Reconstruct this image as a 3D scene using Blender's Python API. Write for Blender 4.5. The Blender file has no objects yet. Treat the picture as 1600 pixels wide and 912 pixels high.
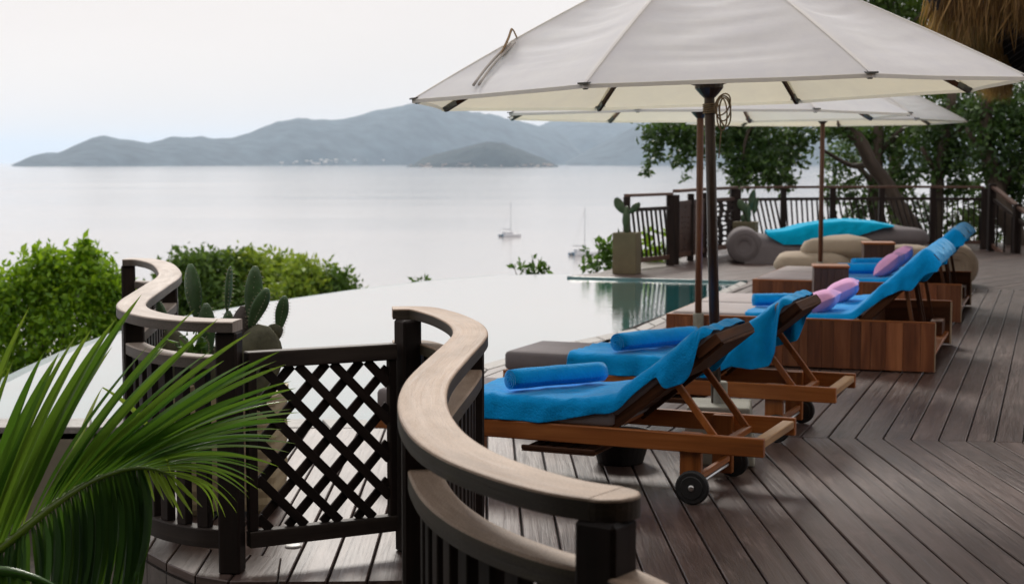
import bpy, bmesh, math, random
import numpy as np
from mathutils import Vector, Matrix, noise as mnoise

R = math.radians
random.seed(7)
rng = np.random.default_rng(11)
scene = bpy.context.scene
C = scene.collection

# ------------------------------------------------------------------ camera
F = 2400.0                      # focal length in photo pixels (1600 wide)
PITCH = math.atan(204.0 / F)    # horizon lies 204 px above the centre
EYE = 1.6                       # eye height above the deck
cam_d = bpy.data.cameras.new('camera')
cam_d.sensor_width = 36.0
cam_d.lens = 36.0 * F / 1600.0
cam_d.clip_start = 0.05
cam_d.clip_end = 200000.0
cam_d.dof.use_dof = True
cam_d.dof.focus_distance = 5.6
cam_d.dof.aperture_fstop = 5.6
cam = bpy.data.objects.new('camera', cam_d)
C.objects.link(cam)
cam.location = (0, 0, EYE)
cam.rotation_euler = (math.pi / 2 - PITCH, 0, 0)
scene.camera = cam

# ------------------------------------------------------------------ world: bright overcast
SUN_ELEV, SUN_AZ = R(37), R(-8)          # azimuth measured from +Y towards +X
world = bpy.data.worlds.new('World')
scene.world = world
world.use_nodes = True
wn, wl = world.node_tree.nodes, world.node_tree.links
wn.clear()
w_out = wn.new('ShaderNodeOutputWorld')
w_bg = wn.new('ShaderNodeBackground')
w_bg.inputs['Strength'].default_value = 0.1
sky = wn.new('ShaderNodeTexSky')
sky.sky_type = 'NISHITA'
sky.sun_disc = False
sky.sun_elevation = SUN_ELEV
sky.sun_rotation = SUN_AZ
w_tc = wn.new('ShaderNodeTexCoord')
w_map = wn.new('ShaderNodeMapping')
w_map.inputs['Scale'].default_value = (1.2, 1.2, 5.0)
w_noise = wn.new('ShaderNodeTexNoise')
w_noise.inputs['Scale'].default_value = 2.2
w_noise.inputs['Detail'].default_value = 6
w_ramp = wn.new('ShaderNodeValToRGB')
w_ramp.color_ramp.elements[0].position = 0.3
w_ramp.color_ramp.elements[0].color = (7.45, 6.9, 6.6, 1)
w_ramp.color_ramp.elements[1].position = 0.7
w_ramp.color_ramp.elements[1].color = (8.2, 7.55, 7.2, 1)
w_mix = wn.new('ShaderNodeMixRGB')
w_mix.inputs['Fac'].default_value = 0.95
wl.new(w_tc.outputs['Generated'], w_map.inputs['Vector'])
wl.new(w_map.outputs['Vector'], w_noise.inputs['Vector'])
wl.new(w_noise.outputs['Fac'], w_ramp.inputs['Fac'])
wl.new(sky.outputs['Color'], w_mix.inputs['Color1'])
wl.new(w_ramp.outputs['Color'], w_mix.inputs['Color2'])
wl.new(w_mix.outputs['Color'], w_bg.inputs['Color'])
wl.new(w_bg.outputs['Background'], w_out.inputs['Surface'])

sun_d = bpy.data.lights.new('sun', 'SUN')
sun_d.energy = 2.4
sun_d.angle = R(16)
sun_d.color = (1.0, 0.95, 0.88)
sun = bpy.data.objects.new('sun', sun_d)
C.objects.link(sun)
sdir = Vector((math.sin(SUN_AZ) * math.cos(SUN_ELEV), math.cos(SUN_AZ) * math.cos(SUN_ELEV), math.sin(SUN_ELEV)))
sun.rotation_euler = sdir.to_track_quat('Z', 'Y').to_euler()
sun.location = (0, 0, 30)

scene.view_settings.view_transform = 'Standard'
scene.view_settings.look = 'None'
scene.view_settings.exposure = 0.24
scene.view_settings.gamma = 1.0
scene.cycles.volume_bounces = 4
scene.cycles.max_bounces = 10
scene.cycles.transparent_max_bounces = 16

# ------------------------------------------------------------------ measuring: photo pixel -> place
def ray(px, py):
    x, y, z = px - 800.0, F, -(py - 456.0)
    c, s = math.cos(PITCH), math.sin(PITCH)
    return Vector((x, y * c + z * s, -y * s + z * c))
def G(px, py, z=0.0):
    r = ray(px, py); t = (z - EYE) / r.z
    return Vector((r.x * t, r.y * t, z))
def P(px, py, Y):
    r = ray(px, py); t = Y / r.y
    return Vector((r.x * t, Y, EYE + r.z * t))

# ------------------------------------------------------------------ materials
MATS = {}
def nt_new(name):
    m = bpy.data.materials.new(name); m.use_nodes = True
    MATS[name] = m
    n = m.node_tree.nodes; l = m.node_tree.links
    return m, n, l, n['Principled BSDF']
def ramp(n, l, src, stops):
    r = n.new('ShaderNodeValToRGB')
    e = r.color_ramp.elements
    while len(e) < len(stops): e.new(0.5)
    for el, (p, c) in zip(e, stops):
        el.position = p; el.color = (c[0], c[1], c[2], 1)
    l.new(src, r.inputs['Fac'])
    return r.outputs['Color']
def noise_tex(n, l, vec, scale, detail=5, rough=0.55, dist=0.0):
    t = n.new('ShaderNodeTexNoise')
    t.inputs['Scale'].default_value = scale; t.inputs['Detail'].default_value = detail
    t.inputs['Roughness'].default_value = rough; t.inputs['Distortion'].default_value = dist
    if vec is not None: l.new(vec, t.inputs['Vector'])
    return t.outputs['Fac']
def mapping(n, l, vec, scale=(1, 1, 1), rnd=False):
    mp = n.new('ShaderNodeMapping'); mp.inputs['Scale'].default_value = scale
    l.new(vec, mp.inputs['Vector'])
    if rnd:
        oi = n.new('ShaderNodeObjectInfo'); mu = n.new('ShaderNodeVectorMath'); mu.operation = 'MULTIPLY'
        cb = n.new('ShaderNodeCombineXYZ')
        l.new(oi.outputs['Random'], cb.inputs[0]); l.new(oi.outputs['Random'], cb.inputs[1]); l.new(oi.outputs['Random'], cb.inputs[2])
        mu.inputs[1].default_value = (53, 97, 31); l.new(cb.outputs[0], mu.inputs[0]); l.new(mu.outputs[0], mp.inputs['Location'])
    return mp.outputs['Vector']
def mix(n, l, fac, a, b, blend='MIX'):
    m = n.new('ShaderNodeMixRGB'); m.blend_type = blend
    if isinstance(fac, (int, float)): m.inputs[0].default_value = fac
    else: l.new(fac, m.inputs[0])
    for i, v in ((1, a), (2, b)):
        if isinstance(v, tuple): m.inputs[i].default_value = (v[0], v[1], v[2], 1)
        else: l.new(v, m.inputs[i])
    return m.outputs[0]
def math_node(n, l, op, a, b=0.5):
    m = n.new('ShaderNodeMath'); m.operation = op
    for i, v in ((0, a), (1, b)):
        if isinstance(v, (int, float)): m.inputs[i].default_value = v
        else: l.new(v, m.inputs[i])
    return m.outputs[0]
def bump(n, l, bs, h, strength=0.3, dist=0.01):
    b = n.new('ShaderNodeBump'); b.inputs['Strength'].default_value = strength; b.inputs['Distance'].default_value = dist
    l.new(h, b.inputs['Height']); l.new(b.outputs['Normal'], bs.inputs['Normal'])
def obj_tone(n, l, col, amount):
    """slightly lighter or darker from one object to the next"""
    oi = n.new('ShaderNodeObjectInfo')
    hv = n.new('ShaderNodeHueSaturation')
    v = math_node(n, l, 'MULTIPLY_ADD', oi.outputs['Random'], amount * 2)
    v.node.inputs[2].default_value = 1 - amount
    l.new(v, hv.inputs['Value']); l.new(col, hv.inputs['Color'])
    return hv.outputs['Color']

def m_wood(name, dark, mid, light, rough=0.55, grain=(1.6, 38), tone=0.15, bumpy=0.25, wear=None, spec=0.5, coarse=1.0, speck=0.0):
    m, n, l, b = nt_new(name)
    uv = n.new('ShaderNodeUVMap').outputs['UV']
    v = mapping(n, l, uv, (grain[0], grain[1], 1), True)
    g1 = noise_tex(n, l, v, 1.0, 8, 0.65, 0.6)
    v2 = mapping(n, l, uv, (0.9 * coarse, 7 * coarse, 1), True)
    g2 = noise_tex(n, l, v2, 1.0, 3, 0.5, 1.2)
    s = math_node(n, l, 'MULTIPLY_ADD', g1, 0.6); l.new(g2, s.node.inputs[2])
    s2 = math_node(n, l, 'MULTIPLY', s, 0.63)
    col = ramp(n, l, s2, [(0.32, dark), (0.5, mid), (0.68, light)])
    if tone: col = obj_tone(n, l, col, tone)
    if wear:
        wv = mapping(n, l, uv, (2.5, 4.5, 1), True)
        w = noise_tex(n, l, wv, 1.2, 6, 0.7)
        wf = ramp(n, l, w, [(0.5, (0, 0, 0)), (0.68, (1, 1, 1))])
        gm = ramp(n, l, g1, [(0.42, (0, 0, 0)), (0.62, (1, 1, 1))])
        fac = mix(n, l, 1.0, wf, gm, 'MULTIPLY')
        fac = mix(n, l, 1.0, fac, (0.55, 0.55, 0.55), 'MULTIPLY')
        col = mix(n, l, fac, col, wear)
    if speck:
        sp = noise_tex(n, l, uv, 230, 4, 0.7)
        col = mix(n, l, speck, col, ramp(n, l, sp, [(0.35, (.35, .33, .31)), (0.5, (1, 1, 1)), (0.66, (1.35, 1.33, 1.3))]), 'MULTIPLY')
        sb = noise_tex(n, l, mapping(n, l, uv, (3, 9, 1)), 1.5, 6, 0.7)
        col = mix(n, l, speck, col, ramp(n, l, sb, [(0.3, (.55, .52, .48)), (0.6, (1, 1, 1))]), 'MULTIPLY')
    l.new(col, b.inputs['Base Color'])
    rr = ramp(n, l, g1, [(0.3, (rough - 0.08,) * 3), (0.7, (rough + 0.1,) * 3)])
    l.new(rr, b.inputs['Roughness'])
    b.inputs['Specular IOR Level'].default_value = spec
    bump(n, l, b, g1, bumpy, 0.004)
    return m

def m_cloth(name, col, rough=0.9, var=0.12, transl=0.0, weave=260, sheen=0.25, fuzz=0.12, srough=0.5, bscale=None, tcol=None):
    m, n, l, b = nt_new(name)
    tc = n.new('ShaderNodeTexCoord').outputs['Object']
    nz = noise_tex(n, l, tc, 4.0, 8, 0.72)
    hi = tuple(min(1, c * (1 + var)) for c in col); lo = tuple(c * (1 - var) for c in col)
    cc = ramp(n, l, nz, [(0.3, lo), (0.7, hi)])
    l.new(cc, b.inputs['Base Color'])
    b.inputs['Roughness'].default_value = rough
    b.inputs['Specular IOR Level'].default_value = 0.15
    b.inputs['Sheen Weight'].default_value = sheen
    b.inputs['Sheen Roughness'].default_value = srough
    b.inputs['Sheen Tint'].default_value = (min(1, col[0] + .4), min(1, col[1] + .4), min(1, col[2] + .4), 1)
    wv = noise_tex(n, l, tc, weave, 2, 0.6)
    wb = noise_tex(n, l, tc, bscale or 14.0, 3, 0.5)
    hsum = math_node(n, l, 'MULTIPLY_ADD', wb, 1.5); l.new(wv, hsum.node.inputs[2])
    bump(n, l, b, hsum, fuzz, 0.006)
    if transl:
        tr = n.new('ShaderNodeBsdfTranslucent'); l.new(cc, tr.inputs['Color'])
        if tcol: l.new(mix(n, l, 1.0, cc, tcol, 'MULTIPLY'), tr.inputs['Color'])
        mx = n.new('ShaderNodeMixShader'); mx.inputs[0].default_value = transl
        l.new(b.outputs[0], mx.inputs[1]); l.new(tr.outputs[0], mx.inputs[2])
        l.new(mx.outputs[0], n['Material Output'].inputs['Surface'])
    return m

def m_leaf(name, dark, mid, light, transl=0.3, rough=0.45, attr=True):
    m, n, l, b = nt_new(name)
    at = n.new('ShaderNodeAttribute'); at.attribute_name = 'tint'
    col = ramp(n, l, at.outputs['Fac'], [(0.0, dark), (0.55, mid), (1.0, light)])
    l.new(col, b.inputs['Base Color']); b.inputs['Roughness'].default_value = rough
    b.inputs['Specular IOR Level'].default_value = 0.4
    tr = n.new('ShaderNodeBsdfTranslucent')
    tcol = mix(n, l, 0.5, col, (light[0] * 1.6, light[1] * 1.6, light[2] * 0.6))
    l.new(tcol, tr.inputs['Color'])
    mx = n.new('ShaderNodeMixShader'); mx.inputs[0].default_value = transl
    l.new(b.outputs[0], mx.inputs[1]); l.new(tr.outputs[0], mx.inputs[2])
    l.new(mx.outputs[0], n['Material Output'].inputs['Surface'])
    return m

def m_plain(name, col, rough=0.6, var=0.2, scale=6.0, bumpy=0.15, bscale=40.0, spec=0.5, metal=0.0, detail=6):
    m, n, l, b = nt_new(name)
    tc = n.new('ShaderNodeTexCoord').outputs['Object']
    nz = noise_tex(n, l, tc, scale, detail, 0.6)
    col1 = tuple(c * (1 - var) for c in col); col2 = tuple(min(1, c * (1 + var)) for c in col)
    l.new(ramp(n, l, nz, [(0.3, col1), (0.7, col2)]), b.inputs['Base Color'])
    b.inputs['Roughness'].default_value = rough; b.inputs['Metallic'].default_value = metal
    b.inputs['Specular IOR Level'].default_value = spec
    bump(n, l, b, noise_tex(n, l, tc, bscale, 4, 0.6), bumpy, 0.01)
    return m

m_wood('deck_wood', (.033, .0185, .0155), (.066, .041, .035), (.115, .078, .069), 0.38, (2.2, 60), 0.20, 0.45, wear=(.25, .19, .175), spec=0.46)
m_wood('teak', (.12, .034, .006), (.28, .085, .015), (.42, .15, .036), 0.42, (1.8, 45), 0.16, 0.15)
m_wood('teak_dark', (.028, .011, .006), (.062, .025, .012), (.115, .048, .022), 0.6, (1.8, 45), 0.2, 0.15, spec=.15)
m_wood('teak_clad', (.060, .017, .007), (.17, .055, .020), (.30, .115, .045), 0.45, (1.8, 30), 0.38, 0.15)
m_wood('teak_light', (.20, .10, .04), (.36, .20, .085), (.50, .31, .15), 0.55, (1.8, 45), 0.1, 0.2)
m_wood('teak_grey', (.22, .15, .09), (.36, .27, .17), (.50, .39, .27), 0.6, (1.8, 45), 0.1, 0.2)
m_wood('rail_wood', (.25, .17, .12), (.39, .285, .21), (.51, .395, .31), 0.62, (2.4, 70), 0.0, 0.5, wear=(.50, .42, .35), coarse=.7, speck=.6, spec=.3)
m_wood('rail_side', (.022, .016, .011), (.044, .032, .022), (.080, .061, .043), 0.6, (2.4, 60), 0.0, 0.5, wear=(.09, .085, .04), coarse=.7, speck=.7)  # sides stained darker than the bleached top, viewer-side shade added into the colour
m_wood('rail_side_grey', (.055, .044, .039), (.10, .082, .072), (.15, .13, .118), 0.6, (2.4, 60), 0.0, 0.5, wear=(.10, .09, .07), coarse=.7, speck=.7)  # side stain of the grey railing, with shade darkened into it too
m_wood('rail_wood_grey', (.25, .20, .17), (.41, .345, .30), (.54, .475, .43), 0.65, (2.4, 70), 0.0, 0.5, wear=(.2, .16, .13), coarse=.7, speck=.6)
m_wood('dark_paint', (.007, .0045, .004), (.017, .0105, .009), (.034, .022, .018), 0.6, (1.5, 40), 0.12, 0.2, spec=.25)
m_wood('dark_paint_worn', (.012, .008, .007), (.026, .018, .015), (.06, .046, .038), 0.6, (1.5, 40), 0.1, 0.25, spec=.3)
m_wood('pole_dark', (.020, .010, .008), (.040, .021, .016), (.07, .038, .028), 0.35, (1.5, 40), 0.1, 0.1)
m_wood('pole_red', (.07, .026, .013), (.14, .052, .025), (.2, .085, .042), 0.4, (1.5, 40), 0.1, 0.1)
m_wood('brown_gate', (.035, .018, .014), (.065, .034, .027), (.10, .058, .045), 0.5, (1.5, 40), 0.1, 0.2)
m_wood('rail_red', (.045, .020, .013), (.09, .044, .029), (.14, .075, .05), 0.5, (1.5, 40), 0.1, 0.2)
m_wood('bark', (.03, .022, .016), (.06, .045, .034), (.12, .095, .075), 0.85, (3, 14), 0.2, 0.8)
m_cloth('towel_blue', (.0, .34, .86), transl=0.08, weave=95, fuzz=0.8, sheen=0.9, srough=.35, var=.2)
m_cloth('towel_teal', (.0, .31, .43), transl=0.05, weave=240, fuzz=0.55, sheen=.5, srough=.35, var=.2)
m_cloth('towel_cyan', (.0, .48, .80), transl=0.1, weave=95, fuzz=0.7, sheen=.5, srough=.35, var=.16)
m_cloth('canvas', (.90, .915, .985), transl=0.38, tcol=(.92, .84, .60), weave=500, sheen=0.0, var=0.05, fuzz=0.05, bscale=5)
m_cloth('mattress_grey', (.20, .185, .195), weave=500, sheen=0.1, var=0.1, fuzz=0.08)
m_cloth('mattress_light', (.42, .38, .38), weave=500, sheen=0.1, var=0.06, fuzz=0.06)
m_cloth('bag_grey', (.16, .145, .15), weave=300, sheen=0.1, var=0.1, fuzz=0.2)
m_cloth('bag_beige', (.36, .30, .235), weave=300, sheen=0.1, var=0.12, fuzz=0.2)
m_cloth('pink_cloth', (.72, .38, .64), weave=400, sheen=0.15, var=0.08, fuzz=0.1)
m_cloth('rope', (.34, .25, .16), weave=400, sheen=0.0, var=0.3, fuzz=0.4)
m_cloth('strap_cloth', (.42, .40, .38), weave=400, sheen=0.0, var=0.2, fuzz=0.2)
m_plain('concrete', (.24, .235, .20), 0.8, 0.22, 8, 0.3, 60)
m_plain('planter_olive', (.125, .105, .058), 0.75, 0.15, 5, 0.25, 50)
m_plain('planter_tan', (.42, .34, .21), 0.75, 0.12, 5, 0.2, 50)
m_plain('stone_coping', (.22, .21, .20), 0.6, 0.35, 9, 0.5, 35)
m_plain('pool_tile', (.03, .10, .11), 0.3, 0.3, 14, 0.2, 40)
m_plain('pool_wall_paint', (.24, .215, .165), 0.8, 0.15, 3, 0.2, 30)
m_plain('rubber', (.012, .012, .013), 0.6, 0.2, 30, 0.1, 80)
m_plain('steel', (.6, .6, .6), 0.3, 0.1, 20, 0.02, 50, metal=1.0)
m_plain('cap_grey', (.12, .13, .125), 0.45, 0.1, 20, 0.05, 50)
m_plain('white_plastic', (.75, .75, .73), 0.4, 0.05, 20, 0.02, 50)
m_plain('dark_stone', (.055, .047, .042), 0.8, 0.3, 4, 0.3, 30)
m_plain('soil', (.045, .036, .025), 0.95, 0.5, 9, 0.8, 20)
m_plain('terrain_green', (.045, .065, .022), 0.95, 0.5, .6, 0.6, 4)
m_plain('fascia', (.10, .085, .078), 0.75, 0.35, 5, 0.35, 30)
m_plain('underlay', (.012, .010, .010), 0.9, 0.2, 4, 0.1, 20)
m_plain('boat_white', (.72, .74, .78), 0.35, 0.05, 1, 0.02, 5)
m_plain('boat_blue', (.02, .12, .22), 0.35, 0.1, 1, 0.02, 5)
m_plain('boat_grey', (.30, .31, .34), 0.4, 0.1, 1, 0.02, 5)
m_plain('hazy_hill_forest', (.040, .060, .072), 0.95, 0.75, .0045, 0.0, .1, spec=0.1, detail=10)  # blue cast of the distant haze mixed into the forest colour
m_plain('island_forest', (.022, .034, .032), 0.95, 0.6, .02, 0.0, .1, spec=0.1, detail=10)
m_plain('island_rock', (.34, .27, .23), 0.9, 0.4, .05, 0.0, .1, spec=0.1)
m_plain('house_white', (.6, .57, .52), 0.8, 0.1, .1, 0.0, .1)
m_plain('unseen_villa_wall', (.11, .08, .055), 0.85, 0.25, 1, 0.2, 10)
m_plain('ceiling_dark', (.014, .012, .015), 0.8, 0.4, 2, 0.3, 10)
m_plain('cactus_old', (.10, .10, .06), 0.7, 0.5, 9, 0.3, 60)
m_plain('cactus_grey', (.10, .085, .080), 0.75, 0.35, 9, 0.4, 60)
m_plain('cactus_green', (.055, .115, .045), 0.42, 0.35, 10, 0.25, 70)
m_plain('straw_pale', (.42, .38, .26), 0.7, 0.2, 9, 0.1, 60)
m_plain('cactus_far', (.040, .075, .030), 0.5, 0.3, 10, 0.2, 60)

m, n, l, b = nt_new('thatch')
tc = n.new('ShaderNodeTexCoord').outputs['Object']
v = mapping(n, l, tc, (60, 60, 3))
g = noise_tex(n, l, v, 1.0, 6, 0.7)
l.new(ramp(n, l, g, [(0.3, (.10, .055, .022)), (0.5, (.27, .155, .06)), (0.72, (.48, .32, .14))]), b.inputs['Base Color'])
b.inputs['Roughness'].default_value = 0.85
bump(n, l, b, g, 0.7, 0.02)
m_leaf('straw', (.06, .032, .012), (.18, .10, .034), (.36, .23, .09), 0.25, 0.7)

m_leaf('leaf_bush', (.026, .08, .004), (.12, .26, .010), (.30, .46, .03), 0.35, 0.5)
m_leaf('leaf_tree', (.010, .030, .011), (.042, .098, .026), (.12, .21, .045), 0.22, 0.42)
m_leaf('leaf_tree_light', (.020, .045, .012), (.055, .11, .022), (.13, .20, .04), 0.35, 0.45)
m_leaf('leaf_hill_dark', (.025, .065, .014), (.08, .16, .028), (.16, .26, .045), 0.2, 0.6)
m_leaf('leaf_hill_yellow', (.07, .14, .014), (.19, .30, .028), (.34, .42, .055), 0.25, 0.6)
m_leaf('leaf_plant', (.020, .055, .012), (.055, .135, .022), (.13, .24, .04), 0.35, 0.4)

# palm leaf: uv.x runs along the leaflet, uv.y across; the undersides are matte
for pname, prough, pspec in (('palm_leaf', .2, .85), ('palm_leaf_underside', .6, .25)):
    m, n, l, b = nt_new(pname)
    uv = n.new('ShaderNodeUVMap').outputs['UV']
    at = n.new('ShaderNodeAttribute'); at.attribute_name = 'tint'
    v = mapping(n, l, uv, (1.5, 26, 1), True)
    g = noise_tex(n, l, v, 1.0, 5, 0.6)
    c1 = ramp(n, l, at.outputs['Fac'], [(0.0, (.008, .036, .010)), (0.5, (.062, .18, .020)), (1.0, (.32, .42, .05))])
    c2 = ramp(n, l, g, [(0.3, (.6, .6, .6)), (0.7, (1.3, 1.3, 1.3))])
    col = mix(n, l, 1.0, c1, c2, 'MULTIPLY')
    l.new(col, b.inputs['Base Color']); b.inputs['Roughness'].default_value = prough
    b.inputs['Specular IOR Level'].default_value = pspec
    bump(n, l, b, g, 0.35, 0.003)
    tr = n.new('ShaderNodeBsdfTranslucent')
    l.new(mix(n, l, 0.45, col, (.16, .30, .02)), tr.inputs['Color'])
    mx = n.new('ShaderNodeMixShader'); mx.inputs[0].default_value = 0.38
    l.new(b.outputs[0], mx.inputs[1]); l.new(tr.outputs[0], mx.inputs[2])
    l.new(mx.outputs[0], n['Material Output'].inputs['Surface'])

# pool water: teal body, smooth mirror surface with small ripples
m, n, l, b = nt_new('pool_water')
tc = n.new('ShaderNodeTexCoord').outputs['Object']
l.new(ramp(n, l, noise_tex(n, l, tc, 1.5, 3), [(0.3, (.006, .22, .235)), (0.7, (.014, .31, .325))]), b.inputs['Base Color'])
b.inputs['Roughness'].default_value = 0.3
b.inputs['Specular IOR Level'].default_value = 0.0
v = mapping(n, l, tc, (1.0, 1.6, 1))
bm_ = n.new('ShaderNodeBump'); bm_.inputs['Strength'].default_value = 0.10; bm_.inputs['Distance'].default_value = 0.02
l.new(noise_tex(n, l, v, 9, 3, 0.5), bm_.inputs['Height'])
gl = n.new('ShaderNodeBsdfGlossy'); gl.inputs['Roughness'].default_value = 0.015; gl.inputs['Color'].default_value = (1, .955, .945, 1)
l.new(bm_.outputs['Normal'], gl.inputs['Normal'])
lw = n.new('ShaderNodeLayerWeight'); lw.inputs['Blend'].default_value = 0.5
fr_ = ramp(n, l, lw.outputs['Facing'], [(0.0, (.04,) * 3), (0.55, (.16,) * 3), (0.80, (.66,) * 3), (0.90, (.88,) * 3), (0.97, (.94,) * 3)])
mx = n.new('ShaderNodeMixShader'); l.new(fr_, mx.inputs[0])
l.new(b.outputs[0], mx.inputs[1]); l.new(gl.outputs[0], mx.inputs[2])
l.new(mx.outputs[0], n['Material Output'].inputs['Surface'])

m, n, l, b = nt_new('sea_water')
tc = n.new('ShaderNodeTexCoord').outputs['Object']
v = mapping(n, l, tc, (.0012, .006, 1))
big = noise_tex(n, l, v, 1.0, 5, 0.55)
l.new(ramp(n, l, big, [(0.3, (.40, .395, .40)), (0.7, (.46, .44, .44))]), b.inputs['Base Color'])
l.new(ramp(n, l, big, [(0.3, (.10,) * 3), (0.7, (.13,) * 3)]), b.inputs['Roughness'])
b.inputs['IOR'].default_value = 1.6
v2 = mapping(n, l, tc, (.12, .3, 1))
bump(n, l, b, noise_tex(n, l, v2, 1.0, 4, 0.6), 0.12, 0.6)

# ------------------------------------------------------------------ mesh helpers
class MB:
    def __init__(self):
        self.v = []; self.f = []; self.uv = {}; self.mi = {}
    def add(self, verts, faces, uvs=None):
        o = len(self.v)
        self.v.extend(Vector(p) for p in verts)
        for i, fc in enumerate(faces):
            if uvs is not None: self.uv[len(self.f)] = uvs[i]
            self.f.append(tuple(a + o for a in fc))
        return self
    def box(self, x0, x1, y0, y1, z0, z1):
        vs = [(x, y, z) for x in (x0, x1) for y in (y0, y1) for z in (z0, z1)]
        return self.add(vs, [(0, 1, 3, 2), (4, 6, 7, 5), (0, 4, 5, 1), (2, 3, 7, 6), (0, 2, 6, 4), (1, 5, 7, 3)])
    def beam(self, p0, p1, w, h, up=(0, 0, 1)):
        p0 = Vector(p0); p1 = Vector(p1); d = (p1 - p0).normalized()
        s = d.cross(Vector(up))
        if s.length < 1e-4: s = d.cross(Vector((0, 1, 0)))
        s.normalize(); u = s.cross(d).normalized()
        vs = []
        for p in (p0, p1):
            for a, c in ((-1, -1), (1, -1), (1, 1), (-1, 1)):
                vs.append(p + s * (a * w / 2) + u * (c * h / 2))
        return self.add(vs, [(3, 2, 1, 0), (4, 5, 6, 7), (0, 1, 5, 4), (1, 2, 6, 5), (2, 3, 7, 6), (3, 0, 4, 7)])
    def tube(self, pts, rad, n=8, closed=False, caps=True):
        pts = [Vector(p) for p in pts]; k = len(pts)
        if isinstance(rad, (int, float)): rad = [rad] * k
        rings = []; prev = None; o = len(self.v); L = 0
        lens = []
        for i, p in enumerate(pts):
            if closed: d = pts[(i + 1) % k] - pts[i - 1]
            else: d = pts[min(i + 1, k - 1)] - pts[max(i - 1, 0)]
            d.normalize()
            if prev is None:
                a = Vector((0, 0, 1)) if abs(d.z) < .9 else Vector((1, 0, 0))
                s = d.cross(a).normalized()
            else:
                s = (prev - d * prev.dot(d))
                s = s.normalized() if s.length > 1e-6 else d.orthogonal().normalized()
            prev = s; t = d.cross(s)
            if i: L += (pts[i] - pts[i - 1]).length
            lens.append(L)
            for j in range(n):
                an = 2 * math.pi * j / n
                self.v.append(p + (s * math.cos(an) + t * math.sin(an)) * rad[i])
        segs = k if closed else k - 1
        for i in range(segs):
            i2 = (i + 1) % k
            for j in range(n):
                j2 = (j + 1) % n
                self.uv[len(self.f)] = [(lens[i], j * .05), (lens[i], (j + 1) * .05), (lens[i2], (j + 1) * .05), (lens[i2], j * .05)]
                self.f.append((o + i * n + j, o + i * n + j2, o + i2 * n + j2, o + i2 * n + j))
        if not closed and caps:
            self.f.append(tuple(o + j for j in range(n))[::-1]); self.f.append(tuple(o + (k - 1) * n + j for j in range(n)))
        return self
    def prism(self, poly, z0, z1):
        n = len(poly)
        vs = [(p[0], p[1], z1) for p in poly] + [(p[0], p[1], z0) for p in poly]
        fs = [tuple(range(n)), tuple(range(2 * n - 1, n - 1, -1))]
        fs += [(i, n + i, n + (i + 1) % n, (i + 1) % n) for i in range(n)]
        return self.add(vs, fs)
    def lathe(self, prof, center=(0, 0, 0), n=24, cap=True):
        o = len(self.v); c = Vector(center)
        for r, z in prof:
            for j in range(n):
                a = 2 * math.pi * j / n
                self.v.append(c + Vector((r * math.cos(a), r * math.sin(a), z)))
        for i in range(len(prof) - 1):
            for j in range(n):
                j2 = (j + 1) % n
                self.f.append((o + i * n + j, o + i * n + j2, o + (i + 1) * n + j2, o + (i + 1) * n + j))
        if cap:
            self.f.append(tuple(o + j for j in range(n))[::-1])
            self.f.append(tuple(o + (len(prof) - 1) * n + j for j in range(n)))
        return self
    def grid(self, pts):
        """pts[i][j] -> quads, with metre uv (u along i, v along j)"""
        o = len(self.v); ni = len(pts); nj = len(pts[0])
        for row in pts: self.v.extend(Vector(p) for p in row)
        us = [0]; vs_ = [0]; mj = nj // 2
        for i in range(1, ni): us.append(us[-1] + (Vector(pts[i][mj]) - Vector(pts[i - 1][mj])).length)
        for j in range(1, nj): vs_.append(vs_[-1] + (Vector(pts[ni // 2][j]) - Vector(pts[ni // 2][j - 1])).length)
        for i in range(ni - 1):
            for j in range(nj - 1):
                self.uv[len(self.f)] = [(us[i], vs_[j]), (us[i + 1], vs_[j]), (us[i + 1], vs_[j + 1]), (us[i], vs_[j + 1])]
                self.f.append((o + i * nj + j, o + (i + 1) * nj + j, o + (i + 1) * nj + j + 1, o + i * nj + j + 1))
        return self
    def sweep(self, path, w, z0, z1, ups=None, round_end=False):
        """rectangular rail along a horizontal path: width w across, from z0 to z1 (rounded top edges)"""
        path = [Vector((p[0], p[1])) for p in path]; k = len(path)
        e = min(0.006, (z1 - z0) * .2)
        prof = [(-w / 2, z0), (w / 2, z0), (w / 2, z1 - e), (w / 2 - e * .3, z1 - e * .3), (w / 2 - e, z1), (-w / 2 + e, z1), (-w / 2 + e * .3, z1 - e * .3), (-w / 2, z1 - e)]
        o = len(self.v); m = len(prof); L = 0; lens = []
        pl = [0]
        for a in range(1, m + 1):
            q0 = prof[a - 1]; q1 = prof[a % m]; pl.append(pl[-1] + math.hypot(q1[0] - q0[0], q1[1] - q0[1]))
        for i, p in enumerate(path):
            d = (path[min(i + 1, k - 1)] - path[max(i - 1, 0)]).normalized(); s = Vector((d.y, -d.x))
            if i: L += (path[i] - path[i - 1]).length
            lens.append(L)
            for a, z in prof: self.v.append(Vector((p.x + s.x * a, p.y + s.y * a, z)))
        for i in range(k - 1):
            for a in range(m):
                a2 = (a + 1) % m
                self.uv[len(self.f)] = [(lens[i], pl[a]), (lens[i + 1], pl[a]), (lens[i + 1], pl[a + 1]), (lens[i], pl[a + 1])]
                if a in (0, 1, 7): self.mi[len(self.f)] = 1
                self.f.append((o + i * m + a, o + (i + 1) * m + a, o + (i + 1) * m + a2, o + i * m + a2))
        self.f.append(tuple(o + a for a in range(m))); self.f.append(tuple(o + (k - 1) * m + a for a in range(m))[::-1])
        return self

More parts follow.
